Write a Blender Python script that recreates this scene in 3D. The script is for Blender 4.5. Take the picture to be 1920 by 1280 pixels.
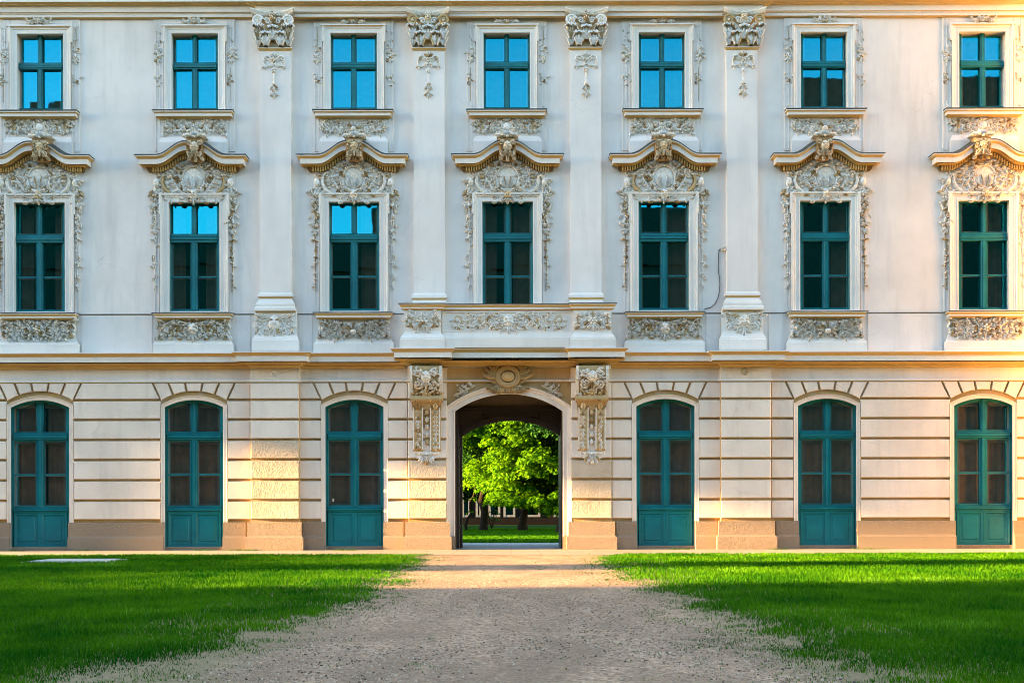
import bpy, math, random
import numpy as np
from mathutils import Vector

for o in list(bpy.data.objects):
    bpy.data.objects.remove(o)
S = bpy.context.scene
COL = S.collection
R = math.radians
rnd = random.Random(7)

# ------------------------------------------------------------------ camera, sky, sun, exposure
DC, HC = 27.0, 0.875          # camera distance from the facade plane and height
PX = 80.0                     # photo pixels per metre on the facade plane
cd = bpy.data.cameras.new("camera")
cam = bpy.data.objects.new("camera", cd)
COL.objects.link(cam)
cd.sensor_width = 36
cd.lens = 36 * PX * DC / 1920
cd.shift_x = 2 / 1920
cd.shift_y = 320 / 1920
cd.clip_end = 1000
cam.location = (0, -DC, HC)
cam.rotation_euler = (R(90), R(0.13), 0)
S.camera = cam

SUN_EL, SUN_AZ = 7.0, 6.0     # low sun from the left, six degrees in front of the facade plane
w = bpy.data.worlds.new("World")
S.world = w
w.use_nodes = True
nt = w.node_tree
sky = nt.nodes.new("ShaderNodeTexSky")
sky.sky_type = 'NISHITA'
sky.sun_disc = False
sky.sun_elevation = R(SUN_EL)
sky.sun_rotation = R(270 - SUN_AZ)
sky.air_density = 1.0
sky.dust_density = 0.3
sky.ozone_density = 1.3
bg = nt.nodes["Background"]
bg.inputs["Strength"].default_value = 0.085
nt.links.new(sky.outputs[0], bg.inputs[0])

sl = bpy.data.lights.new("sun", 'SUN')
sl.energy = 3.9
sl.angle = R(1.1)
sl.color = (1.0, 0.60, 0.23)
so = bpy.data.objects.new("sun", sl)
COL.objects.link(so)
sdir = Vector((-math.cos(R(SUN_AZ)), -math.sin(R(SUN_AZ)), math.tan(R(SUN_EL))))
so.rotation_euler = (-sdir).to_track_quat('-Z', 'Y').to_euler()

S.view_settings.view_transform = 'Standard'
S.view_settings.look = 'None'
S.view_settings.gamma = 1
S.view_settings.exposure = 3.92
S.render.engine = 'CYCLES'
S.cycles.use_denoising = True
S.cycles.filter_width = 0.95
S.cycles.max_bounces = 10
S.cycles.diffuse_bounces = 5
S.cycles.transparent_max_bounces = 12
S.cycles.sample_clamp_indirect = 8

# ------------------------------------------------------------------ measuring helpers (facade drawing -> metres)
def fx(px, d=0.0):
    return (px - 958) / PX * (DC - d) / DC

def fz(py, d=0.0):
    return HC + ((1030 - py) / PX - HC) * (DC - d) / DC

# ------------------------------------------------------------------ mesh builder
class MB:
    def __init__(s):
        s.v = []; s.f = []; s.t = []
        s.tint = 1.0
    def face(s, *idx):
        s.f.append(idx); s.t.append(s.tint)
    def quad(s, a, b, c, d):
        n = len(s.v); s.v += [a, b, c, d]; s.face(n, n + 1, n + 2, n + 3)
    def box(s, x0, x1, y0, y1, z0, z1):
        n = len(s.v)
        s.v += [(x0, y0, z0), (x1, y0, z0), (x1, y1, z0), (x0, y1, z0), (x0, y0, z1), (x1, y0, z1), (x1, y1, z1), (x0, y1, z1)]
        for q in ((0, 3, 2, 1), (4, 5, 6, 7), (0, 1, 5, 4), (1, 2, 6, 5), (2, 3, 7, 6), (3, 0, 4, 7)):
            s.face(*[n + i for i in q])
    def pbox(s, xl, xr, yt, yb, d0, d1):
        """box given in facade pixels, from depth d0 (behind) to d1 (front)"""
        s.box(fx(xl, d1), fx(xr, d1), -d1, -d0, fz(yb, d1), fz(yt, d1))
    def grid(s, rows, closed=False):
        n = len(s.v); m = len(rows[0])
        for r_ in rows: s.v += [tuple(p) for p in r_]
        for i in range(len(rows) - 1):
            for j in range(m if closed else m - 1):
                k = (j + 1) % m
                s.face(n + i * m + j, n + i * m + k, n + (i + 1) * m + k, n + (i + 1) * m + j)
    def poly(s, pts):
        n = len(s.v); s.v += [tuple(p) for p in pts]; s.face(*range(n, n + len(pts)))
    def merge(s, o, mirror=None, off=(0, 0, 0)):
        n = len(s.v)
        for (x, y, z) in o.v:
            if mirror is not None: x = 2 * mirror - x
            s.v.append((x + off[0], y + off[1], z + off[2]))
        for f, t in zip(o.f, o.t):
            g = tuple(n + i for i in f)
            s.f.append(g[::-1] if mirror is not None else g); s.t.append(t)
    def mesh(s, name, mat, smooth=False):
        me = bpy.data.meshes.new(name)
        me.from_pydata(s.v, [], s.f)
        a = me.attributes.new("tint", 'FLOAT', 'FACE')
        a.data.foreach_set("value", s.t)
        if smooth: me.polygons.foreach_set("use_smooth", [True] * len(s.f))
        me.materials.append(mat)
        me.update()
        return me
    def build(s, name, mat, parent=None, smooth=False, loc=(0, 0, 0)):
        o = bpy.data.objects.new(name, s.mesh(name, mat, smooth))
        COL.objects.link(o)
        o.location = loc
        if parent is not None: o.parent = parent
        return o

def empty(name, loc=(0, 0, 0), parent=None):
    o = bpy.data.objects.new(name, None)
    COL.objects.link(o); o.location = loc
    o.empty_display_size = 0.2
    if parent is not None: o.parent = parent
    return o

def tag(o, label=None, cat=None, group=None, kind=None):
    if label: o["label"] = label
    if cat: o["category"] = cat
    if group: o["group"] = group
    if kind: o["kind"] = kind
    return o

def put(mesh, name, parent, loc=(0, 0, 0)):
    o = bpy.data.objects.new(name, mesh)
    COL.objects.link(o); o.parent = parent; o.location = loc
    return o

def moulding(mb, xl, xr, prof, yb=0.0, h=None, stations=(), ends=(1, 1), duo=True):
    """run of moulding with mitred returns; prof = [(out, py)] from top to bottom, out measured from yb"""
    prof = list(prof)
    if prof[0][0] > 0: prof.insert(0, (0, prof[0][1]))
    if prof[-1][0] > 0: prof.append((0, prof[-1][1]))
    h = h or (lambda x: 0)
    st = [xl] + list(stations) + [xr]
    rows = []
    for i, p in enumerate(st):
        row = []
        for (o, py) in prof:
            x = fx(p, yb)
            if i == 0 and ends[0]: x -= o
            if i == len(st) - 1 and ends[1]: x += o
            row.append((x, -(yb + o), fz(py + h(p), yb + o)))
        if i == 0: rows.append([(q[0], -yb + 0.01, q[2]) for q in row])
        rows.append(row)
        if i == len(st) - 1: rows.append([(q[0], -yb + 0.01, q[2]) for q in row])
    n = len(mb.v); m = len(prof)
    for r_ in rows: mb.v += r_
    keep = mb.tint
    for j in range(m - 1):      # warm ground bounce put into the colour: receding members ochre, flat ones pale
        (o0, y0), (o1, y1) = prof[j], prof[j + 1]
        mb.tint = 0.0 if duo and o0 - o1 > .45 * abs(y1 - y0) / PX and o0 - o1 > .004 else 1.0
        for i in range(len(rows) - 1):
            mb.face(n + i * m + j, n + i * m + j + 1, n + (i + 1) * m + j + 1, n + (i + 1) * m + j)
    mb.tint = keep

def sweep(mb, pts, prof, caps=False):
    """profile (offset_px outward, depth) swept along an open path of facade pixels; left normal of travel = outward"""
    n = len(pts); nor = []
    for i in range(n):
        ns = []
        for a, b in ((i - 1, i), (i, i + 1)):
            if a < 0 or b >= n: continue
            dx, dy = pts[b][0] - pts[a][0], pts[b][1] - pts[a][1]
            l = math.hypot(dx, dy) or 1
            ns.append((dy / l, -dx / l))
        if len(ns) == 1: nor.append(ns[0])
        else:
            sx, sy = ns[0][0] + ns[1][0], ns[0][1] + ns[1][1]
            k = 2 / max(sx * sx + sy * sy, .4)
            nor.append((sx * k, sy * k))
    rows = []
    for (p, nn) in zip(pts, nor):
        rows.append([(fx(p[0] + nn[0] * a, d), -d, fz(p[1] + nn[1] * a, d)) for a, d in prof])
    mb.grid(rows)

def arch_pts(c, half, ys, ya, n=16):
    rise = ys - ya
    r_ = (half * half + rise * rise) / (2 * rise)
    a = math.asin(half / r_)
    return [(c + r_ * math.sin(-a + 2 * a * i / n), ya + r_ - r_ * math.cos(-a + 2 * a * i / n)) for i in range(n + 1)]

def block(mb, poly, d0, d1, ch):
    """chamfered stone: convex outline in facade pixels, from d0 to d1, front edge drawn in by ch pixels"""
    A = sum(poly[i][0] * poly[(i + 1) % len(poly)][1] - poly[(i + 1) % len(poly)][0] * poly[i][1] for i in range(len(poly)))
    if A < 0: poly = poly[::-1]
    n = len(poly); ins = []
    for i in range(n):
        p0, p1, p2 = poly[i - 1], poly[i], poly[(i + 1) % n]
        def nrm(a, b):
            dx, dy = b[0] - a[0], b[1] - a[1]; l = math.hypot(dx, dy) or 1
            return (-dy / l, dx / l)
        a, b = nrm(p0, p1), nrm(p1, p2)
        sx, sy = a[0] + b[0], a[1] + b[1]
        k = 2 / max(sx * sx + sy * sy, .3) * ch
        ins.append((p1[0] + sx * k, p1[1] + sy * k))
    dm = d1 - (d1 - d0) * .55
    back = [(fx(x, d0), -d0, fz(y, d0)) for x, y in poly]
    mid = [(fx(x, dm), -dm, fz(y, dm)) for x, y in poly]
    fr = [(fx(x, d1), -d1, fz(y, d1)) for x, y in ins]
    mb.grid([back, mid, fr], closed=True)
    mb.poly(fr)

def wall_grid(mb, xl, xr, yt, yb, holes, d=0.0):
    xs = sorted(set([xl, xr] + [v for h in holes for v in h[:2] if xl < v < xr]))
    ys = sorted(set([yt, yb] + [v for h in holes for v in h[2:4] if yt < v < yb]))
    for i in range(len(xs) - 1):
        for j in range(len(ys) - 1):
            cx, cy = (xs[i] + xs[i + 1]) / 2, (ys[j] + ys[j + 1]) / 2
            if any(h[0] < cx < h[1] and h[2] < cy < h[3] for h in holes): continue
            mb.quad((fx(xs[i], d), -d, fz(ys[j + 1], d)), (fx(xs[i + 1], d), -d, fz(ys[j + 1], d)),
                    (fx(xs[i + 1], d), -d, fz(ys[j], d)), (fx(xs[i], d), -d, fz(ys[j], d)))

def arch_fill(mb, pts, ytop, d=0.0):
    for a, b in zip(pts[:-1], pts[1:]):
        mb.quad((fx(a[0], d), -d, fz(a[1], d)), (fx(b[0], d), -d, fz(b[1], d)),
                (fx(b[0], d), -d, fz(ytop, d)), (fx(a[0], d), -d, fz(ytop, d)))

# ------------------------------------------------------------------ materials
def new_mat(name):
    m = bpy.data.materials.new(name); m.use_nodes = True
    n = m.node_tree; p = n.nodes["Principled BSDF"]
    return m, n, p

def N(n, kind, **kw):
    x = n.nodes.new(kind)
    for k, v in kw.items():
        if k in x.inputs: x.inputs[k].default_value = v
        else: setattr(x, k, v)
    return x

def coords(n, scale=(1, 1, 1)):
    g = n.nodes.new("ShaderNodeNewGeometry")
    mp = n.nodes.new("ShaderNodeMapping")
    mp.inputs["Scale"].default_value = scale
    n.links.new(g.outputs["Position"], mp.inputs[0])
    return mp.outputs[0]

def ramp(n, fac, stops):
    r_ = n.nodes.new("ShaderNodeValToRGB")
    e = r_.color_ramp.elements
    while len(e) < len(stops): e.new(0.5)
    for el, (p, c) in zip(e, stops):
        el.position = p; el.color = (*c, 1)
    n.links.new(fac, r_.inputs[0])
    return r_.outputs[0]

def mixc(n, fac, a, b, mode='MIX'):
    m = n.nodes.new("ShaderNodeMix"); m.data_type = 'RGBA'; m.blend_type = mode
    for sock, val in ((m.inputs[0], fac), (m.inputs[6], a), (m.inputs[7], b)):
        if hasattr(val, "is_output"): n.links.new(val, sock)
        elif isinstance(val, (int, float)): sock.default_value = val
        else: sock.default_value = (*val, 1)
    return m.outputs[2]

def noise(n, vec, scale, detail=6, rough=.6):
    x = N(n, "ShaderNodeTexNoise", Scale=scale, Detail=detail, Roughness=rough)
    n.links.new(vec, x.inputs["Vector"])
    return x.outputs["Fac"]

def bump(n, p, h, strength, dist=.01):
    b = N(n, "ShaderNodeBump", Strength=strength, Distance=dist)
    n.links.new(h, b.inputs["Height"])
    n.links.new(b.outputs[0], p.inputs["Normal"])

def plaster(name, c, dark, rough_bump=.25, grain=60, dist=.006, streak=.5, duo=None):
    m, n, p = new_mat(name)
    v = coords(n); vs = coords(n, (1.7, 1.7, .22))
    big = noise(n, v, .7, 5)
    st = noise(n, vs, 1.6, 7, .65)
    c1 = ramp(n, big, [(.35, dark), (.62, c)])
    if duo:
        a = N(n, "ShaderNodeAttribute"); a.attribute_name = "tint"
        c1 = mixc(n, ramp(n, a.outputs["Fac"], [(0, (1, 1, 1)), (.3, (0, 0, 0))]), c1, duo)
    f = ramp(n, st, [(.30, (streak,) * 3), (.50, (0, 0, 0))])
    c2 = mixc(n, f, c1, tuple(x * .80 for x in dark))
    ds = N(n, "ShaderNodeTexNoise", Scale=1.4, Detail=6.0)
    n.links.new(v, ds.inputs["Vector"])
    vv = n.nodes.new("ShaderNodeVectorMath"); vv.operation = 'MULTIPLY_ADD'
    n.links.new(ds.outputs["Color"], vv.inputs[0]); vv.inputs[1].default_value = (.9, .9, .9); n.links.new(v, vv.inputs[2])
    ck = N(n, "ShaderNodeTexVoronoi", Scale=.42); ck.feature = 'DISTANCE_TO_EDGE'
    n.links.new(vv.outputs[0], ck.inputs["Vector"])
    ckm = ramp(n, ck.outputs["Distance"], [(0, (1, 1, 1)), (.0045, (0, 0, 0))])
    msk = ramp(n, noise(n, v, .55, 3), [(.54, (0, 0, 0)), (.62, (.30,) * 3)])
    c2 = mixc(n, mixc(n, 1.0, ckm, msk, 'MULTIPLY'), c2, tuple(x * .45 for x in dark))
    fine = noise(n, v, grain, 4)
    c3 = mixc(n, .10, c2, ramp(n, fine, [(.3, (.25, .22, .2)), (.7, (1, 1, 1))]), 'MULTIPLY')
    n.links.new(c3, p.inputs["Base Color"])
    p.inputs["Roughness"].default_value = .85
    h = n.nodes.new("ShaderNodeMath"); h.operation = 'ADD'
    n.links.new(fine, h.inputs[0]); n.links.new(noise(n, v, 7, 4), h.inputs[1])
    bump(n, p, h.outputs[0], rough_bump, dist)
    return m

M = {}
M['plaster'] = plaster('pale_blue_grey_plaster', (.81, .755, .705), (.69, .645, .605), streak=.55)
M['pil'] = plaster('white_plaster', (.83, .775, .725), (.74, .69, .65), streak=.4)
M['rustic'] = plaster('rusticated_plaster', (.805, .705, .605), (.69, .60, .51), .5, 45, .012, .5, (.46, .30, .12))
M['rough'] = plaster('rough_tooled_plaster', (.61, .50, .375), (.49, .395, .285), 1.0, 26, .03, .3)
M['trim'] = plaster('pale_and_ochre_trim', (.80, .76, .70), (.71, .67, .61), .25, 50, .006, .3, (.56, .37, .12))  # second tone: ground bounce painted onto receding members
M['ochre'] = plaster('bounce_ochre_trim', (.56, .38, .13), (.46, .29, .09), .25, 50, .006, .45)  # golden ground bounce put into the colour of undersides
M['frieze'] = plaster('bounce_gold_frieze', (.62, .47, .27), (.52, .38, .20), .25, 50, .006, .45)  # bounce light under the balcony put into the frieze colour
M['dark_ochre'] = plaster('deep_brown_ochre', (.16, .10, .035), (.11, .065, .02), .25, 50, .006, .45)  # dark brown base behind the flutes, for contrast

def ornament_mat():
    m, n, p = new_mat('stucco_ornament')
    a = N(n, "ShaderNodeAttribute"); a.attribute_name = "tint"
    c = ramp(n, a.outputs["Fac"], [(0, (.26, .15, .05)), (.25, (.56, .41, .20)), (.5, (.74, .69, .60)), (1, (.83, .81, .78))])
    f = noise(n, coords(n), 22, 5)
    c = mixc(n, ramp(n, f, [(.36, (.45,) * 3), (.52, (0,) * 3)]), c, (.40, .29, .16))
    n.links.new(c, p.inputs["Base Color"])
    p.inputs["Roughness"].default_value = .7
    bump(n, p, noise(n, coords(n), 60, 3), .4, .01)
    return m
M['orn'] = ornament_mat()

def granite():
    m, n, p = new_mat('granite_plinth')
    v = coords(n)
    f = noise(n, v, 48, 4, .8)
    c = ramp(n, f, [(.34, (.05, .035, .024)), (.45, (.22, .155, .10)), (.57, (.35, .265, .18)), (.72, (.58, .48, .36))])
    c = mixc(n, ramp(n, noise(n, v, 1.3, 6), [(.35, (.6,) * 3), (.65, (0,) * 3)]), c, (.24, .17, .12))
    n.links.new(c, p.inputs["Base Color"])
    p.inputs["Roughness"].default_value = .8
    bump(n, p, noise(n, v, 24, 5, .75), 1.0, .03)
    return m
M['granite'] = granite()

def paint(name, c, c2, rough=.38):
    m, n, p = new_mat(name)
    v = coords(n)
    f = noise(n, v, 2.2, 6)
    col = ramp(n, f, [(.35, c2), (.65, c)])
    sc = noise(n, coords(n, (14, 14, 1.2)), 6, 4)
    col = mixc(n, ramp(n, sc, [(.66, (0,) * 3), (.76, (.25,) * 3)]), col, (.10, .22, .22))
    n.links.new(col, p.inputs["Base Color"])
    p.inputs["Roughness"].default_value = rough
    p.inputs["Specular IOR Level"].default_value = .3
    bump(n, p, noise(n, v, 40, 3), .15, .004)
    return m
M['teal'] = paint('teal_window_paint', (.003, .165, .190), (.002, .120, .142))
M['inner'] = paint('pale_inner_sash_paint', (.52, .58, .56), (.42, .48, .46), .5)
M['darkwood'] = paint('dark_gate_wood', (.030, .022, .018), (.018, .013, .011), .45)

def plain(name, c, rough=.8, spec=.3, nz=8, var=.3):
    m, n, p = new_mat(name)
    f = noise(n, coords(n), nz, 5)
    col = ramp(n, f, [(.3, tuple(x * (1 - var) for x in c)), (.7, tuple(min(1, x * (1 + var * .5)) for x in c))])
    n.links.new(col, p.inputs["Base Color"])
    p.inputs["Roughness"].default_value = rough
    p.inputs["Specular IOR Level"].default_value = spec
    bump(n, p, f, .2, .01)
    return m
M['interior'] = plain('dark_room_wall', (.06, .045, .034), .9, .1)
M['curtain'] = plain('dim_curtain_cloth', (.34, .27, .20), .95, 0, 5, .2)
M['curtain2'] = plain('pale_brown_curtain', (.58, .45, .34), .95, 0, 5, .2)
M['lead'] = plain('dark_flashing', (.06, .06, .05), .6)
M['string'] = plain('weathered_ledge', (.17, .16, .14), .8)
M['cable'] = plain('grey_cable', (.10, .10, .10), .6)
M['boxgrey'] = plain('pale_junction_box', (.62, .58, .50), .6, .3, 30, .25)
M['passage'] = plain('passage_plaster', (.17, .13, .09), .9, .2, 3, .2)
M['farwall'] = plain('dark_far_wall', (.008, .0055, .004), .9, .1, 3, .35)  # near black: deep tree shade is put into the wall colour
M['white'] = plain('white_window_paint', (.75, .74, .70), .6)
M['farwhite'] = plain('shade_dulled_white', (.20, .195, .175), .7)  # white frames dimmed in colour, standing in for tree shade
M['blue'] = plain('blue_paint', (.02, .16, .55), .5)
M['bark'] = plain('tree_bark', (.028, .020, .014), .95, .1, 14, .5)
M['slab'] = plain('pale_slab_stone', (.50, .47, .42), .8, .3, 30, .2)
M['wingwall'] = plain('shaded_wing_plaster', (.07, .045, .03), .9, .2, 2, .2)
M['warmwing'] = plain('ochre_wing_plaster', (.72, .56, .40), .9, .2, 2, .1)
M['roof'] = plain('dark_roof_tile', (.06, .045, .04), .8, .2, 6, .3)
M['sticker'] = plain('pale_paper', (.55, .55, .5), .7)

def glass(name, refl, tint):
    m, n, p = new_mat(name)
    n.nodes.remove(p)
    out = n.nodes["Material Output"]
    tr = n.nodes.new("ShaderNodeBsdfTransparent"); tr.inputs[0].default_value = (.62, .56, .50, 1)
    gl = n.nodes.new("ShaderNodeBsdfGlossy"); gl.inputs[0].default_value = (*tint, 1); gl.inputs["Roughness"].default_value = .012
    b = N(n, "ShaderNodeBump", Strength=.02, Distance=.02)
    n.links.new(noise(n, coords(n), 2.3, 2), b.inputs["Height"])
    n.links.new(b.outputs[0], gl.inputs["Normal"])
    mx = n.nodes.new("ShaderNodeMixShader"); mx.inputs[0].default_value = refl
    n.links.new(tr.outputs[0], mx.inputs[1]); n.links.new(gl.outputs[0], mx.inputs[2])
    n.links.new(mx.outputs[0], out.inputs[0])
    return m
M['glass'] = glass('window_glass', .33, (.015, .56, .80))

def leafmat(name, c0, c1, trans=.35):
    m, n, p = new_mat(name)
    a = N(n, "ShaderNodeAttribute"); a.attribute_name = "tint"
    col = ramp(n, a.outputs["Fac"], [(0, c0), (.97, c1), (1, tuple(min(1, q * 1.3 + .03) for q in c1))])
    n.links.new(col, p.inputs["Base Color"])
    p.inputs["Roughness"].default_value = .6
    p.inputs["Specular IOR Level"].default_value = .04
    t = n.nodes.new("ShaderNodeBsdfTranslucent")
    n.links.new(mixc(n, 1.0, col, (1.0, 1.0, .5), 'MULTIPLY'), t.inputs[0])
    mx = n.nodes.new("ShaderNodeMixShader"); mx.inputs[0].default_value = trans
    n.links.new(p.outputs[0], mx.inputs[1]); n.links.new(t.outputs[0], mx.inputs[2])
    n.links.new(mx.outputs[0], n.nodes["Material Output"].inputs[0])
    return m
M['grass'] = leafmat('grass_blade', (.003, .075, .0008), (.085, .235, .0015), .3)
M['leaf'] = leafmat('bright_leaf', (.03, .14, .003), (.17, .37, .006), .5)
M['leaf2'] = leafmat('dark_leaf', (.015, .06, .012), (.04, .14, .02), .25)  # darker green stands in for shade on the rear trees

def ground_mat():
    m, n, p = new_mat('lawn_soil')
    v = coords(n)
    c = ramp(n, noise(n, v, 9, 6), [(.3, (.004, .030, .0015)), (.7, (.014, .060, .003))])
    n.links.new(c, p.inputs["Base Color"]); p.inputs["Roughness"].default_value = 1
    p.inputs["Specular IOR Level"].default_value = .1
    bump(n, p, noise(n, v, 40, 4), .8, .03)
    return m
M['soil'] = ground_mat()

def gravel_mat():
    m, n, p = new_mat('gravel')
    v = coords(n)
    vo = N(n, "ShaderNodeTexVoronoi", Scale=42.0); n.links.new(v, vo.inputs["Vector"])
    c = ramp(n, vo.outputs["Color"], [(0, (.14, .075, .038)), (.35, (.35, .20, .113)), (.7, (.51, .305, .182)), (1, (.70, .47, .305))])
    big = noise(n, coords(n, (1.5, .55, 1)), 1.1, 7)
    c = mixc(n, ramp(n, big, [(.40, (.75,) * 3), (.60, (0,) * 3)]), c, (.25, .145, .08))
    mid = noise(n, v, 6, 6, .7)
    c = mixc(n, ramp(n, mid, [(.60, (0,) * 3), (.72, (.6,) * 3)]), c, (.13, .11, .06))
    # mossy, earthy margins towards the lawn
    g = n.nodes.new("ShaderNodeSeparateXYZ"); n.links.new(v, g.inputs[0])
    ab = n.nodes.new("ShaderNodeMath"); ab.operation = 'ABSOLUTE'; n.links.new(g.outputs[0], ab.inputs[0])
    sc = n.nodes.new("ShaderNodeMath"); sc.operation = 'MULTIPLY_ADD'; sc.inputs[1].default_value = .75
    n.links.new(ab.outputs[0], sc.inputs[0]); sc.inputs[2].default_value = -.82
    ad = n.nodes.new("ShaderNodeMath"); ad.operation = 'ADD'
    n.links.new(sc.outputs[0], ad.inputs[0]); n.links.new(mid, ad.inputs[1])
    c = mixc(n, ramp(n, ad.outputs[0], [(.70, (0,) * 3), (1.0, (.85,) * 3)]), c, (.23, .165, .07))
    n.links.new(c, p.inputs["Base Color"]); p.inputs["Roughness"].default_value = .95
    hh = n.nodes.new("ShaderNodeMath"); hh.operation = 'SUBTRACT'
    n.links.new(noise(n, v, 30, 4), hh.inputs[0]); n.links.new(vo.outputs["Distance"], hh.inputs[1])
    bump(n, p, hh.outputs[0], 1.0, .02)
    return m
M['gravel'] = gravel_mat()

def paving_mat(name, c, sx, sy, mortar=.012, off=.5):
    m, n, p = new_mat(name)
    v = coords(n)
    br = n.nodes.new("ShaderNodeTexBrick")
    br.inputs["Scale"].default_value = 1
    br.inputs["Brick Width"].default_value = sx; br.inputs["Row Height"].default_value = sy
    br.inputs["Mortar Size"].default_value = mortar; br.inputs["Mortar Smooth"].default_value = .3
    br.offset = off
    br.inputs["Color1"].default_value = (*c, 1); br.inputs["Color2"].default_value = (*[x * .82 for x in c], 1)
    br.inputs["Mortar"].default_value = (*[x * .35 for x in c], 1)
    n.links.new(v, br.inputs["Vector"])
    col = mixc(n, .6, br.outputs["Color"], ramp(n, noise(n, v, 5, 8, .7), [(.3, (.55, .5, .45)), (.7, (1, 1, 1))]), 'MULTIPLY')
    n.links.new(col, p.inputs["Base Color"]); p.inputs["Roughness"].default_value = .85
    bump(n, p, noise(n, v, 50, 4), .5, .01)
    return m
M['pave'] = paving_mat('pale_paving', (.42, .34, .23), 1.25, .85)
M['pave2'] = paving_mat('grey_paving', (.42, .42, .43), 1.1, .75)

# ------------------------------------------------------------------ ornament kit (metres, relief grows towards -y)
def deepen(o, k=1.4):
    o.v = [(x, y * k, z) for x, y, z in o.v]
    return o
class Orn(MB):
    """plaster relief drawn in x/z with y = -height; a base depth can be set per panel"""
    def __init__(s, seed=1):
        super().__init__(); s.r = random.Random(seed); s.d = 0.0
    def tone(s, lo=.25, hi=1.0, gilt=.15):
        s.tint = s.r.uniform(.0, .3) if s.r.random() < gilt else s.r.uniform(max(lo, .5), hi)
    def dome(s, x, z, rx, rz, h, ang=0, n=8):
        s.tone()
        ca, sa = math.cos(ang), math.sin(ang); rows = []
        for k, (q, e) in enumerate(((1, 0), (.92, .45), (.62, .82), (.22, 1.0))):
            row = []
            for i in range(n):
                a = 2 * math.pi * i / n
                u, v = rx * q * math.cos(a), rz * q * math.sin(a)
                row.append((x + u * ca - v * sa, -(s.d + h * e), z + u * sa + v * ca))
            rows.append(row)
        s.grid(rows, closed=True); s.poly(rows[-1])
    def leaf(s, x, z, ang, L, W, h, curl=0.0, tone=True):
        if tone: s.tone()
        rows = []; a = ang; px, pz = x, z; nseg = 6
        for i in range(nseg + 1):
            t = i / nseg
            wd = W * (math.sin(math.pi * min(1, t * .86 + .09)) ** .8) * (1.0 if i % 2 else .74)
            if i == nseg: wd = W * .06
            hh = h * (.55 + .45 * math.sin(math.pi * t)) * (1 if t < .99 else .35)
            nx, nz = -math.sin(a), math.cos(a)
            prof = ((-1, -.2), (-.62, .75), (-.28, .95), (0, .55), (.28, .95), (.62, .75), (1, -.2))
            rows.append([(px + nx * wd * q, -(s.d + hh * max(e, 0) + (0 if e > 0 else -.004)), pz + nz * wd * q) for q, e in prof])
            px += math.cos(a) * L / nseg; pz += math.sin(a) * L / nseg; a += curl / nseg
        s.grid(rows)
    def tube(s, pts, rad, hs=1.0, lift=0.0):
        """half-round band along pts [(x,z)], radius list"""
        s.tone(gilt=.15)
        rows = []
        n = len(pts)
        for i, (x, z) in enumerate(pts):
            a, b = pts[max(0, i - 1)], pts[min(n - 1, i + 1)]
            dx, dz = b[0] - a[0], b[1] - a[1]; l = math.hypot(dx, dz) or 1
            nx, nz = -dz / l, dx / l
            rr = rad[i] if hasattr(rad, '__len__') else rad
            rows.append([(x + nx * rr * math.cos(t), -(s.d + lift + rr * hs * math.sin(t) * 1.3), z + nz * rr * math.cos(t))
                         for t in (math.pi, math.pi * .78, math.pi * .5, math.pi * .22, 0)])
        s.grid(rows)
    def scroll(s, cx, cz, r, a0, turns, sg, th, leaves=True):
        n = int(14 * turns) + 4; pts = []; rad = []
        for i in range(n + 1):
            t = i / n; rr = r * (1 - .82 * t)
            a = a0 + sg * turns * 2 * math.pi * t
            pts.append((cx + rr * math.cos(a), cz + rr * math.sin(a))); rad.append(th * (1 - .55 * t))
        s.tube(pts, rad)
        s.dome(cx, cz, r * .24, r * .24, th * 1.9)
        if leaves:
            for t in (.08, .22, .38):
                i = int(t * n); a = a0 + sg * turns * 2 * math.pi * t
                s.leaf(pts[i][0], pts[i][1], a + sg * .7, r * .62, r * .20, th * 1.3, sg * 1.2)
            for t in (.5, .7):
                i = int(t * n); a = a0 + sg * turns * 2 * math.pi * t
                s.leaf(pts[i][0], pts[i][1], a + sg * 2.4, r * .34, r * .12, th * 1.2, -sg)
    def flower(s, x, z, r, h, n=5):
        a0 = s.r.uniform(0, 6)
        for i in range(n):
            a = a0 + 2 * math.pi * i / n
            s.dome(x + math.cos(a) * r * .58, z + math.sin(a) * r * .58, r * .46, r * .34, h * .8, a, 6)
        s.dome(x, z, r * .28, r * .28, h * 1.25, 0, 6)
    def shell(s, x, z, r, h, a0=0.0, a1=math.pi, n=9):
        for i in range(n):
            a = a0 + (a1 - a0) * (i + .5) / n
            s.leaf(x, z, a, r * (1 + .08 * math.sin(3 * a)), r * .17, h, 0)
        s.dome(x, z, r * .22, r * .18, h * 1.2)
    def mask(s, x, z, sz, h):
        """grotesque face: brow, cheeks, nose, beard leaves"""
        s.dome(x, z, sz * .50, sz * .62, h)
        for q in (-1, 1):
            s.dome(x + q * sz * .22, z + sz * .22, sz * .20, sz * .09, h * 1.35, q * .35, 6)
            s.dome(x + q * sz * .25, z - sz * .10, sz * .17, sz * .16, h * 1.3, 0, 6)
            s.leaf(x + q * sz * .32, z + sz * .35, math.pi / 2 - q * 1.0, sz * .75, sz * .2, h, -q * 1.5)
            s.leaf(x + q * sz * .15, z - sz * .45, -math.pi / 2 + q * .5, sz * .6, sz * .16, h, q * .9)
        s.dome(x, z + sz * .02, sz * .10, sz * .24, h * 1.75, 0, 6)
        s.dome(x, z - sz * .27, sz * .2, sz * .07, h * 1.3, 0, 6)
        s.leaf(x, z - sz * .4, -math.pi / 2, sz * .75, sz * .2, h * 1.1)
    def sprig(s, x, z, ang, sz, h):
        for q in (-.75, 0, .75):
            s.leaf(x, z, ang + q, sz * (1 if q == 0 else .8), sz * .24, h, q * .8)
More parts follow.
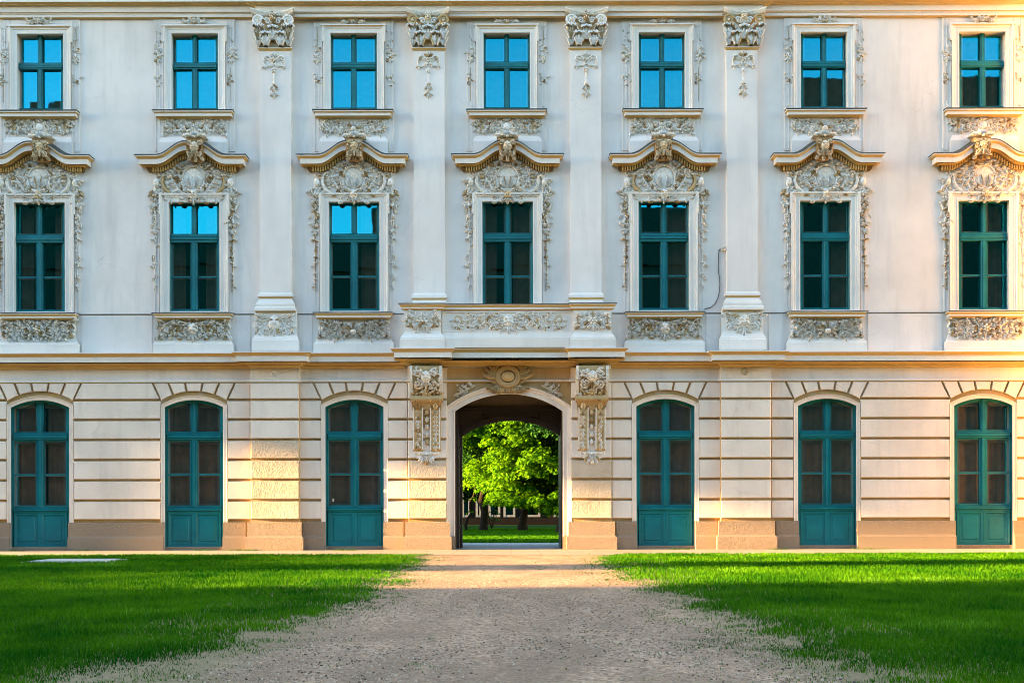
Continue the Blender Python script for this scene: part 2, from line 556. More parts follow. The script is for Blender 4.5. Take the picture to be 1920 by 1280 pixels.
    def scatter(s, n, x0, x1, z0, z1, sz, h, inside=None):
        for _ in range(n):
            x, z = s.r.uniform(x0, x1), s.r.uniform(z0, z1)
            if inside and not inside(x, z): continue
            k = s.r.random()
            if k < .62: s.leaf(x, z, s.r.uniform(0, 6.28), sz * s.r.uniform(.7, 1.3), sz * .26, h * s.r.uniform(.6, 1.2), s.r.uniform(-1.6, 1.6))
            elif k < .82: s.dome(x, z, sz * .2, sz * .2, h * 1.1, 0, 6)
            else: s.flower(x, z, sz * .34, h)
    def mirrored(s, fn):
        """run fn on a fresh half and add it twice, mirrored about x = 0"""
        o = Orn(s.r.randint(0, 10 ** 6)); o.d = s.d; fn(o)
        s.merge(o); s.merge(o, mirror=0.0)

def rinceau(wd, ht, seed, centre='flower', dense=1.0, d=0.02, depth=.045):
    """panel of mirrored scrolling foliage, wd x ht metres centred on 0"""
    O = Orn(seed); O.d = d
    hw, hh = wd / 2, ht / 2
    k = max(2, int(round(hw / (ht * .62))))
    step = hw / (k + .1)
    def half(o):
        pts = []
        for i in range(24):
            t = i / 23
            pts.append((t * hw * .97, hh * .42 * math.sin(t * k * math.pi)))
        o.tube(pts, [depth * .38 * (1 - .4 * i / 23) for i in range(24)])
        for i in range(k):
            cx = (i + .62) * step; sg = 1 if i % 2 else -1
            o.scroll(cx, -sg * hh * .12, min(step * .5, hh * .62), sg * 1.4, 1.35, sg, depth * .42)
        o.scatter(int(26 * dense * wd / ht / 2.2), .06, hw * .98, -hh * .92, hh * .92, ht * .30, depth * .9)
        for i in range(k):
            o.flower((i + .62) * step, (hh * .62) * (1 if i % 2 else -1), ht * .13, depth * 1.1)
    O.mirrored(half)
    if centre == 'flower':
        O.flower(0, 0, ht * .24, depth * 1.3, 6); O.sprig(0, hh * .3, math.pi / 2, ht * .35, depth); O.sprig(0, -hh * .3, -math.pi / 2, ht * .35, depth)
    elif centre == 'mask':
        O.mask(0, 0, ht * .62, depth * 1.1)
    elif centre == 'shell':
        O.shell(0, -hh * .25, ht * .55, depth * 1.2, -.1, math.pi + .1); O.dome(0, -hh * .3, ht * .2, ht * .16, depth * 1.5)
    elif centre == 'cartouche':
        ring = [(ht * .36 * math.cos(a), ht * .40 * math.sin(a)) for a in [2 * math.pi * i / 20 for i in range(21)]]
        O.tube(ring, depth * .45); O.dome(0, 0, ht * .27, ht * .3, depth * .9)
        O.shell(0, hh * .72, ht * .28, depth * 1.2)
    return O

# ------------------------------------------------------------------ positions read off the photograph (facade pixels)
UP = [77, 367, 665, 952, 1243, 1547, 1844]
MID = [75, 365, 665, 953, 1246, 1549, 1846]
GR = [75.5, 364, 665, 1248, 1551, 1844]
PIL = [518, 806, 1100, 1393]
PDEP = [.20, .12, .12, .20]      # how far each pier stands out
PIER = [(470, 561), (765, 838), (1071, 1147), (1352, 1446)]
GATE_C = 954.3
XL, XR = -230, 2010           # ends of the modelled facade

PAL = empty("palace", (0, 0, 0))
tag(PAL, "pale baroque palace facade with teal windows, stucco ornament and open arched gateway", "building")

# --- upper plaster wall
upper_holes = [(c - 43.5, c + 43.5, 61.5, 205) for c in UP] + [(c - 47.5, c + 47.5, 377.5, 582) for c in MID]
mb = MB()
wall_grid(mb, XL, XR, 0, 716, upper_holes)
mb.box(fx(XL), fx(XR), 0, .02, fz(0), fz(-60))
for (hx0, hx1, hy0, hy1) in upper_holes:       # opening reveals
    for (a, b) in (((hx0, hy1), (hx0, hy0)), ((hx0, hy0), (hx1, hy0)), ((hx1, hy0), (hx1, hy1)), ((hx1, hy1), (hx0, hy1))):
        mb.quad((fx(a[0]), 0, fz(a[1])), (fx(b[0]), 0, fz(b[1])), (fx(b[0]), .30, fz(b[1])), (fx(a[0]), .30, fz(a[1])))
mb.build('plaster_wall', M['plaster'], PAL)

# ledge groove between the sills
mb = MB()
moulding(mb, XL, XR, [(.012, 586.6), (.03, 587), (.03, 588), (.0, 588.6)], 0, ends=(0, 0))
mb.build('sill_string', M['string'], PAL)
mb = MB()
edges = sorted([(c - 79, c + 79) for i, c in enumerate(MID) if i != 3] + [(748, 1160)] + [(470, 562), (1350, 1442)])
cur = XL
for a, b in edges + [(XR, XR)]:
    if a > cur:
        mb = MB(); mb.pbox(cur, a, 589.5, 659, 0.0, .016); mb.build('pedestal_band', M['plaster'], PAL)
    cur = b

# --- entablature over the pilasters
def entab(mb, xl, xr, yb, e):
    moulding(mb, xl, xr, [(.30, -40), (.30, 2), (.26, 4.5), (.22, 6), (.22, 7), (.16, 9.5), (.14, 10), (.14, 21.5), (.11, 23), (.11, 24.5), (.09, 25), (.09, 31), (.055, 33.5), (.02, 34.5)], yb, ends=e)
mb = MB(); entab(mb, XL, XR, 0.0, (0, 0)); mb.build('cornice', M['trim'], PAL)
mb = MB(); entab(mb, 494, 1420, .10, (1, 1)); mb.build('cornice_projection', M['trim'], PAL)

# --- string course between the storeys
SC = [(.44, 659), (.44, 661), (.405, 662.5), (.38, 664.5), (.355, 667), (.35, 667.6), (.35, 677.3), (.325, 677.6), (.325, 679.2)]
SC2 = [(.22, 680.5), (.19, 683), (.165, 684.5), (.165, 686), (.12, 687.5), (.085, 689.6), (.03, 690.2), (0, 690.4)]
def strcourse(top, low, xl, xr, yb, e, dy=0):
    p = [(o, y + dy) for o, y in SC + SC2]
    moulding(top, xl, xr, p[:8] + [(.0, p[7][1])], yb, ends=e)
    moulding(low, xl, xr, p[8:], yb, ends=e)
top, low = MB(), MB()
strcourse(top, low, XL, 760, 0, (0, 0)); strcourse(top, low, 1145, XR, 0, (0, 0))
for (a, b) in (PIER[0], PIER[3]): strcourse(top, low, a + 8, b - 8, .27, (1, 1), -1.6); top.pbox(a, b, 668, 692, -.01, .20)
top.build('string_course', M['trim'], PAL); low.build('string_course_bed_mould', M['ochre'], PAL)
mb = MB()
AM = [(.03, 711), (.06, 712.5), (.06, 714.5), (.03, 716.5)]
for a, b in ((XL, 470), (561, 765), (838, 1071), (1147, 1352), (1446, XR)): moulding(mb, a, b, AM, 0, ends=(0, 0))
for (a, b), pd_ in zip(PIER, PDEP): moulding(mb, a, b, AM, pd_, ends=(1, 1))
mb.build('architrave_band', M['trim'], PAL)

# --- rusticated ground storey
arches = [(c, 54.5, 762, 748.3) for c in GR]
gate_arch = (GATE_C, 101, 771, 738.6)
mb = MB(); mb.tint = 0.0
holes = [(c - h, c + h, ya, 1030) for (c, h, ys, ya) in arches] + [(GATE_C - 101, GATE_C + 101, 738.6, 1030)]
wall_grid(mb, XL, XR, 716, 1036, holes)
for (c, h, ys, ya) in arches + [gate_arch]: arch_fill(mb, arch_pts(c, h, ys, ya), ya)
for (a, b), pd_ in zip(PIER, PDEP):
    mb.tint = 0.0; mb.pbox(a, b, 690, 1030, 0.0, pd_)
    mb.tint = 1.0; mb.pbox(a - .3, b + .3, 689, 713, 0.0, pd_ + .015)
mb.tint = 1.0
JO = [716.5, 750, 787, 824.5, 862, 900, 938, 975.5]
segs = [(-220, 13.5), (137.8, 301.8), (426.4, 470), (561, 602.7), (727.4, 765), (1147, 1185.5), (1310.5, 1352), (1446, 1488.6), (1613.4, 1781.6), (1906.6, 2005)]
isarch = lambda x: min(GR, key=lambda c: abs(c - x))
for k in range(7):
    t, b = JO[k] + .5, JO[k + 1] - 3.7
    for (a, e) in segs:
        if k == 0:
            ta, te, ba, be = a, e, a, e
            if any(abs(a - (c + 62.4)) < 2 for c in GR): ta, ba = isarch(a) + 79, isarch(a) + 64.5
            if any(abs(e - (c - 62.4)) < 2 for c in GR): te, be = isarch(e) - 79, isarch(e) - 64.5
            block(mb, [(ta, t), (te, t), (be, b), (ba, b)], 0, .085, 1.5)
        else: block(mb, [(a, t), (e, t), (e, b), (a, b)], 0, .085, 1.5)
def arc_y(dx, half, ys, ya):
    rise = ys - ya; rr = (half * half + rise * rise) / (2 * rise)
    return ya + rr - math.sqrt(max(rr * rr - dx * dx, 0))
vt = [-77, -47.5, -16.5, 16.5, 47.5, 77]; vb = [-62.5, -39, -13.5, 13.5, 39, 62.5]
for c in GR:
    for i in range(5):
        g = 1.7
        xs = [vb[i] + g + (vb[i + 1] - vb[i] - 2 * g) * q / 4 for q in range(5)]
        bot = [(c + x, arc_y(x, 63, 751, 732.5) - .8) for x in xs]
        block(mb, [(c + vt[i] + g, 717), (c + vt[i + 1] - g, 717)] + bot[::-1], 0, .085, 1.2)
mb.build('rusticated_wall', M['rustic'], PAL)

# --- granite plinth and its moulded foot
mb = MB()
pls = [(-220, 21), (130, 309), (419.5, 462), (569, 610.5), (719.5, 757), (1155, 1193.5), (1303, 1344), (1454, 1496.5), (1605.5, 1789.5), (1899, 2005)]
def plinth(a, b, yb, e, dx=0):
    moulding(mb, a, b, [(.075, 977.5), (.082, 979), (.082, 1003), (.10, 1005), (.125, 1007), (.125, 1030.5)], yb, ends=e)
for a, b in pls:
    mb = MB(); plinth(a, b, 0, (0, 0)); mb.build('granite_plinth', M['granite'], PAL)

# --- piers (rusticated strips under the pilasters)
for i, (a, b) in enumerate(PIER):
    smooth, rough = MB(), MB()
    for k in range(7):
        t, bt = JO[k] + .5, JO[k + 1] - 3.7
        q = rough if ((i == 0 and k >= 3) or (i == 1 and k >= 4) or (i == 2 and k >= 4)) else smooth
        block(q, [(a, t), (b, t), (b, bt), (a, bt)], PDEP[i], PDEP[i] + .085, 1.5)
    p = smooth.build('pier', M['rustic'], PAL)
    if rough.v: rough.build('tooled_blocks', M['rough'], p)
    mb = MB(); plinth(a + 1, b - 1, PDEP[i], (1, 1)); mb.build('pier_plinth', M['granite'], p)
    if i in (0, 3):
        o = Orn(40 + i); o.d = .21
        x0, z0 = fx((a + b) / 2 if i == 0 else 1397, .2), fz(699.5 if i == 0 else 697.5, .2)
        ring = [(x0 + .075 * math.cos(t_ * .3927), z0 + .075 * math.sin(t_ * .3927)) for t_ in range(17)]
        o.tube(ring, .016)
        if i == 0:
            o.flower(x0 + .01, z0 - .005, .05, .03, 4)
        else:
            for t_ in (-.9, 0, .9): o.leaf(x0, z0 - .045, math.pi / 2 + t_, .09, .014, .02)
        o.build('medallion', M['orn'], p, True)

# --- pilasters of the upper storeys
def capital(seed):
    O = Orn(seed); O.d = 0
    hw = 29 / PX
    H = 62 / PX                         # from collar (z=0) to abacus top
    core = MB(); rows = []
    for t, o_, wd in ((0, .13, hw), (.5, .15, hw * 1.0), (.8, .19, hw * 1.08), (.93, .22, hw * 1.15)):
        rows.append([(-wd, 0, t * H), (-wd, -o_, t * H), (wd, -o_, t * H), (wd, 0, t * H)])
    core.tint = .28; core.grid(rows); O.merge(core)
    def stand(o, x, z0, h, wd, out, curl, side=0.0):
        o.tone(.7, 1, 0); rr = []
        for i in range(9):
            t = i / 8
            if t < .78: zz = z0 + h * t / .78; oo = out + .035 * t
            else:
                q = (t - .78) / .22; zz = z0 + h - curl * .55 * q * q - .01 * q; oo = out + .03 + curl * math.sin(q * 1.7)
            ww = wd * (.52 + .50 * min(1, t * 1.2)) * (1 if i % 2 else .80)
            rr.append([(x + side * (oo - out) + ww * q_, -(oo + e), zz - (abs(q_) * curl * .35 if t > .78 else 0)) for q_, e in
                       ((-1, -.06), (-.66, .035), (-.36, -.005), (0, .05), (.36, -.005), (.66, .035), (1, -.06))])
        o.grid(rr)
        dk = o.d; o.d = out + .03
        for q_ in (-.62, -.34, 0, .34, .62): o.leaf(x + q_ * wd * .35, z0, math.pi / 2 - q_ * .55, h * (.80 - .16 * abs(q_)), wd * .30, .05, -q_ * .5)
        o.d = out + curl * .75
        for q_ in (-.8, -.4, 0, .4, .8): o.dome(x + q_ * wd, z0 + h * (.93 - .10 * abs(q_)), wd * .24, h * .10, .045, 0, 6)
        o.d = dk
    def half(o):
        stand(o, hw * .47, 0, H * .42, hw * .37, .19, .085)
        stand(o, hw * .98, 0, H * .42, hw * .22, .16, .06, .4)
        stand(o, hw * .98, H * .18, H * .46, hw * .30, .20, .09, .5)
        o.d = .24
        o.scroll(hw * .98, H * .73, hw * .34, math.pi * .95, 1.9, -1, .035, False)
        o.scroll(hw * .36, H * .72, hw * .20, math.pi * .1, 1.4, 1, .022, False)
        o.leaf(hw * .25, H * .38, 1.0, hw * .85, .035, .05, -.6)
        o.leaf(hw * .5, H * .45, 1.35, hw * .6, .03, .05, -.9)
    O.mirrored(half)
    stand(O, 0, H * .16, H * .44, hw * .36, .20, .09)
    O.d = .25; O.mask(0, H * .80, .17, .06); O.flower(0, H * .92, .07, .06)
    ab = MB(); ab.tint = .6; rows = []    # concave abacus
    for i in range(13):
        t = i / 12 * 2 - 1; x = t * hw * 1.36
        oo = .20 + .16 * t * t; dz = .045 * t * t
        rows.append([(x, .0, H * .86 + dz), (x, -oo + .03, H * .86 + dz), (x, -oo, H * .90 + dz), (x, -oo, H * .94 + dz), (x, -oo - .02, H * .96 + dz), (x, -oo - .02, H * 1.0 + dz), (x, .0, H * 1.0 + dz)])
    ab.grid(rows); O.merge(ab)
    return O
def festoon(seed):
    O = Orn(seed); O.d = .0
    def half(o):
        pts = [(.02, -.12), (.06, .02), (.14, .09), (.22, .07), (.25, -.03), (.235, -.13), (.20, -.20)]
        o.tube(pts, [.018, .02, .024, .022, .02, .018, .012])
        o.scroll(.19, .03, .055, 1.2, 1.2, -1, .016, False)
        o.sprig(.22, -.14, -1.6, .10, .035); o.flower(.23, -.05, .035, .03)
        o.leaf(.04, -.06, .9, .16, .03, .03, -1); o.leaf(.03, -.14, -.3, .14, .03, .03, .8)
        o.leaf(.02, -.62, -1.0, .11, .03, .03, .7); o.leaf(.01, -.78, -1.2, .1, .028, .03, .5)
        o.scatter(4, .0, .12, -.25, .05, .08, .03)
    O.mirrored(half)
    O.sprig(0, .06, math.pi / 2, .16, .04); O.flower(0, .0, .06, .05); O.flower(0, -.28, .05, .04)
    O.tube([(0, -.2), (0, -.55)], .018); O.flower(0, -.58, .055, .045); O.flower(0, -.74, .05, .04)
    O.sprig(0, -.6, -1.57, .14, .04); O.sprig(0, -.76, -1.57, .16, .04)
    return O
cap_me = [capital(s).mesh('capital', M['orn'], True) for s in (11, 12)]
fes_me = [deepen(festoon(s), 1.4).mesh('festoon', M['orn'], True) for s in (21, 22)]
for i, c in enumerate(PIL):
    gate = i in (1, 2)
    D = .13
    mb = MB(); mb.pbox(c - 29, c + 29, 86, 553, 0.0, D); p = mb.build('pilaster', M['pil'], PAL)
    mb = MB()
    moulding(mb, c - 29, c + 29, [(.0, 87.5), (.035, 88.2), (.045, 90), (.03, 92), (.012, 94.5), (0, 95)], D)
    mb.build('collar', M['trim'], p)
    put(cap_me[i % 2], 'capital', p, (fx(c), -.02, fz(87.5, .15)))
    put(fes_me[i % 2], 'festoon', p, (fx(c), -D, fz(112, .13)))
    mb = MB()
    if not gate:
        moulding(mb, c - 29, c + 29, [(.0, 547), (.035, 549), (.055, 552), (.055, 555), (.035, 557), (.02, 558.5), (.025, 560.5), (.06, 564), (.085, 568), (.09, 570), (.09, 573.5), (.115, 575), (.125, 579), (.12, 581.5), (.09, 583)], D)
    else:
        moulding(mb, c - 29, c + 29, [(.0, 549), (.035, 551), (.055, 554), (.055, 558), (.035, 560), (.02, 562), (.025, 564), (.045, 566), (.05, 572)], D)
    mb.build('pilaster_base', M['trim'], p)
    if not gate:
        mb = MB()
        mb.pbox(c - 38, c + 38, 582, 628, 0, .16)
        moulding(mb, c - 38, c + 38, [(.0, 622), (.01, 626), (.04, 631), (.06, 633.5), (.065, 636), (.075, 637), (.075, 657)], .16)
        q = mb.build('pedestal', M['trim'], p)
        rinceau(72 / PX, 40 / PX, 31 + i, 'mask', 1.1, .16, .06).build('pedestal_relief', M['orn'], p, True, (fx(c), 0, fz(604, .16)))

# ------------------------------------------------------------------ windows
def bar(mb, c, xl, xr, yt, yb, d0, d1, ch=.006):
    """chamfered bar in pixels relative to the window centre"""
    x0, x1, z0, z1 = fx(c + xl, d1), fx(c + xr, d1), fz(yb, d1), fz(yt, d1)
    rows = [[(x0, -d0, z0), (x1, -d0, z0), (x1, -d0, z1), (x0, -d0, z1)],
            [(x0, -d1 + ch, z0), (x1, -d1 + ch, z0), (x1, -d1 + ch, z1), (x0, -d1 + ch, z1)],
            [(x0 + ch, -d1, z0 + ch), (x1 - ch, -d1, z0 + ch), (x1 - ch, -d1, z1 - ch), (x0 + ch, -d1, z1 - ch)]]
    mb.grid(rows, closed=True); mb.poly(rows[-1])

def ring(mb, c, xl, xr, yt, yb, t, d0, d1):
    bar(mb, c, xl, xl + t, yt, yb, d0, d1); bar(mb, c, xr - t, xr, yt, yb, d0, d1)
    bar(mb, c, xl + t, xr - t, yt, yt + t, d0, d1 - .001); bar(mb, c, xl + t, xr - t, yb - t, yb, d0, d1 - .001)

def pane(mb, c, xl, xr, yt, yb, d, r_):
    a, b = r_.uniform(-.0022, .0022), r_.uniform(-.0022, .0022)
    x0, x1, z0, z1 = fx(c + xl), fx(c + xr), fz(yb), fz(yt)
    mb.quad((x0, -d - a, z0), (x1, -d + a + b, z0), (x1, -d + a, z1), (x0, -d - a - b, z1))

def curtain(mb, x0, x1, z0, z1, y, r_, amp=.03):
    n = max(6, int((x1 - x0) / .035)); rows = [[], []]
    ph = r_.uniform(0, 6)
    for i in range(n + 1):
        x = x0 + (x1 - x0) * i / n
        yy = y + amp * math.sin(i * 1.25 + ph) * (.6 + .4 * math.sin(i * .37 + ph))
        rows[0].append((x, yy, z0)); rows[1].append((x + .01 * math.sin(i * .9), yy, z1))
    mb.grid(rows)

def recess(yt, yb, half, c):
    """dark room box behind one opening"""
    mb = MB(); x0, x1, z0, z1 = fx(c - half - 12), fx(c + half + 12), fz(yb + 4), fz(yt - 6)
    y0, y1 = .31, 1.6
    mb.quad((x0, y1, z0), (x1, y1, z0), (x1, y1, z1), (x0, y1, z1))
    mb.quad((x0, y0, z0), (x0, y1, z0), (x0, y1, z1), (x0, y0, z1))
    mb.quad((x1, y0, z0), (x1, y1, z0), (x1, y1, z1), (x1, y0, z1))
    mb.quad((x0, y0, z0), (x1, y0, z0), (x1, y1, z0), (x0, y1, z0))
    mb.quad((x0, y0, z1), (x1, y0, z1), (x1, y1, z1), (x0, y1, z1))
    for (a, b, e, f) in ((x0, x0 + .16, z0, z1), (x1 - .16, x1, z0, z1), (x0, x1, z1 - .09, z1), (x0, x1, z0, z0 + .06)):
        mb.quad((a, y0, e), (b, y0, e), (b, y0, f), (a, y0, f))
    return mb

# ornament variants shared by the bays
up_frieze = [rinceau(124 / PX, 29 / PX, 50 + k, ('cartouche', 'flower', 'shell')[k], 1.4, 0, .075).mesh('panel_relief', M['orn'], True) for k in range(3)]
sill_frieze = [rinceau(134 / PX, 36 / PX, 60 + k, ('flower', 'mask', 'shell')[k], 2.2, 0, .15).mesh('apron_relief', M['orn'], True) for k in range(3)]

def crest(seed):
    O = Orn(seed); O.d = 0
    def half(o):
        o.scroll(.10, 0, .07, 2.4, 1.2, -1, .02); o.leaf(.12, .0, .1, .19, .045, .04, -.6); o.leaf(.05, .02, .8, .12, .04, .04)
        o.scatter(9, 0, .30, -.07, .06, .09, .04)
    O.mirrored(half); O.flower(0, .02, .07, .05); O.sprig(0, .02, math.pi / 2, .11, .04)
    return O
crest_me = [deepen(crest(s), 1.4).mesh('crest', M['orn'], True) for s in (71, 72)]

def drop_upper(seed):
    """thin broken stucco drop beside an upper window (1.9 m long, hangs from z=0)"""
    O = Orn(seed); O.d = 0
    O.tube([(0, -.02), (.01, -.25), (-.01, -.5), (0, -.8)], .010)
    O.tube([(0, -.95), (0, -1.75)], .007)
    for z, n, sz in ((-.05, 2, .06), (-.28, 3, .06), (-.5, 7, .10), (-.66, 9, .12), (-1.18, 6, .09), (-1.3, 4, .07), (-1.95, 6, .08)):
        O.scatter(n, -.07, .07, z - .09, z + .09, sz, .035)
    O.flower(0, -.72, .07, .05); O.flower(.02, -.52, .05, .045); O.sprig(0, -.75, -1.57, .14, .04)
    O.flower(-.05, -1.97, .045, .04); O.flower(.05, -1.95, .045, .04)
    return O
dropu_me = [drop_upper(s).mesh('stucco_drop', M['orn'], True) for s in (81, 82, 83)]

def drop_mid(seed):
    """garland hanging beside a main-floor window; x grows outwards, hangs from z=0 for 2.7 m"""
    O = Orn(seed); O.d = 0
    O.tube([(0, 0), (.03, -.3), (.0, -.6), (.03, -.9), (.0, -1.3), (.02, -1.8), (0, -2.3)], [.02, .022, .02, .016, .012, .01, .008])
    for z, n, sz, wx in ((.03, 7, .12, .12), (-.2, 8, .12, .13), (-.45, 7, .12, .12), (-.68, 7, .11, .10), (-.9, 4, .09, .07), (-1.15, 4, .08, .05), (-1.42, 5, .09, .07), (-1.65, 4, .08, .05), (-1.95, 4, .08, .06), (-2.2, 3, .06, .04)):
        O.scatter(n, -wx * .7, wx, z - .1, z + .1, sz, .05)
    for z in (-.05, -.32, -.55, -.75): O.flower(O.r.uniform(-.03, .08), z, .06, .06)
    O.scroll(.10, .02, .07, 2.6, 1.3, 1, .02, False); O.scroll(.11, -.24, .055, .4, 1.2, -1, .016, False)
    O.sprig(.02, -.85, -1.6, .14, .045)
    return O
dropm_me = {}
for s in (91, 92):
    o = deepen(drop_mid(s), 1.4); dropm_me[(s, 1)] = o.mesh('garland', M['orn'], True)
    q = MB(); q.merge(o, mirror=0.0); dropm_me[(s, -1)] = q.mesh('garland', M['orn'], True)

PED_H = lambda dx: -25.5 * max(0.0, .5 + .5 * math.cos(math.pi * min(1, max(0, (abs(dx) - 10) / 54)))) if abs(dx) < 64 else 0.0

def tympanum(seed):
    """stucco field between pediment and window; local origin at y=340 px, metres"""
    O = Orn(seed); O.d = 0
    P = lambda dx: dx / PX
    T = lambda py: (340 - py) / PX
    inside = lambda x, z: z < T(324 + PED_H(x * PX) * .95) and z > T(372 + (12 if abs(x) < .35 else -2))
    def half(o):
        # big C scroll at the outer side
        pts = [(P(50), T(322)), (P(57), T(330)), (P(59), T(341)), (P(55), T(352)), (P(45), T(361)), (P(34), T(367))]
        o.tube(pts, [.03, .036, .04, .042, .036, .02]); o.tube([(a - .055, b) for a, b in pts], [.014] * 6)
        o.scroll(P(66), T(326), .09, 3.0, 1.3, -1, .026, False); o.scroll(P(66), T(356), .10, -2.6, 1.3, 1, .026, False)
        o.dome(P(69), T(342), .075, .12, .06)
        # S branch towards the middle
        pts = [(P(44), T(326)), (P(38), T(338)), (P(31), T(350)), (P(24), T(358)), (P(16), T(362))]
        o.tube(pts, [.016, .026, .03, .026, .016])
        for k in range(5): o.leaf(P(44 - 6 * k), T(326 + 8 * k), 2.5 + .5 * (k % 2), .16, .045, .05, -.8); 
        for k in range(5): o.leaf(P(42 - 6 * k), T(330 + 7.5 * k), -.6 - .4 * (k % 2), .15, .04, .05, .8)
        # garland below the pediment
        for k in range(9):
            x = 6 + k * 6.5; o.leaf(P(x), T(311 + PED_H(x) * .9 + 18), .3 - .12 * k, .13, .045, .06, .9)
            if k % 2 == 0: o.flower(P(x + 3), T(311 + PED_H(x) * .9 + 20), .05, .06)
        o.scroll(P(17), T(357), .10, .3, 1.4, 1, .026); o.flower(P(22), T(348), .06, .06); o.flower(P(10), T(372), .05, .05)
        o.scroll(P(24), T(372), .075, 2.8, 1.3, -1, .022, False); o.leaf(P(20), T(378), -.5, .13, .04, .05, 1)
        o.scatter(85, 0.1, P(74), T(372), T(300), .13, .05, lambda x, z: inside(x, z) and math.hypot(x * PX / 20, (z - T(335)) * PX / 22) > 1)
        for k in range(7): o.leaf(P(3), T(352), math.pi / 2 - .16 - .15 * k, .30 - .02 * k, .028, .05, 0)
    O.mirrored(half)
    ring_ = [(P(21 * math.cos(a)), T(334 - 23 * math.sin(a))) for a in [2 * math.pi * i / 24 for i in range(25)]]
    O.tube(ring_, .022); O.dome(0, T(334), P(18), P(20), .018, 0, 14)
    for i in range(16):
        a = 2 * math.pi * i / 16 + .2
        O.leaf(P(22 * math.cos(a)), T(334 - 24 * math.sin(a)), a + .9, .11, .035, .05, .8)
    O.mask(0, T(365), .2, .07); O.shell(0, T(312), .13, .06, .2, 2.94, 7)
    return O
tym_me = [deepen(tympanum(s), 1.5).mesh('tympanum_relief', M['orn'], True) for s in (101, 102, 103)]

def keystone(seed):
    O = Orn(seed); O.d = 0
    bk = MB(); bk.tint = .04        # dark shield-shaped bracket
    pts = [(-.19, .24), (-.20, 0), (-.19, -.16), (-.12, -.24), (.12, -.24), (.19, -.16), (.20, 0), (.19, .24)]
    fr = [(x * .85, -.385 + 1.1 * max(0, -z - .08), z * .94) for x, z in pts]
    bk.grid([[(x, 0, z) for x, z in pts], [(x, -.35 + 1.1 * max(0, -z - .08), z) for x, z in pts], fr], closed=True); bk.poly(fr)
    O.merge(bk); O.d = .375
    O.mask(0, .05, .20, .06)
    O.d = .25
    for q_ in (-.5, 0, .5): O.leaf(q_ * .2, -.12, -1.57 + q_, .16, .05, .06, q_)
    O.d = .375
    def half(o):
        o.scroll(.10, -.12, .06, 1.0, 1.3, -1, .02); o.scroll(.11, .14, .055, -1.0, 1.3, 1, .018)
        o.scatter(16, .03, .17, -.2, .2, .08, .05)
        o.d = .36
        for k in range(4): o.leaf(.02 + .05 * k, .26, 1.5 - .28 * k, .13, .04, .05, -.9)
        o.scroll(.19, .30, .05, 2.6, 1.2, -1, .02, False)
    O.mirrored(half)
    O.t = [q_ * .5 for q_ in O.t]
    O.d = .36; O.shell(0, .27, .16, .07, .1, 3.04, 9)
    lid = MB(); lid.tint = .75
    lid.box(-.25, .25, -.40, 0, .30, .335)
    O.merge(lid)
    return O
key_me = [keystone(s).mesh('keystone', M['orn'], True) for s in (111, 112)]

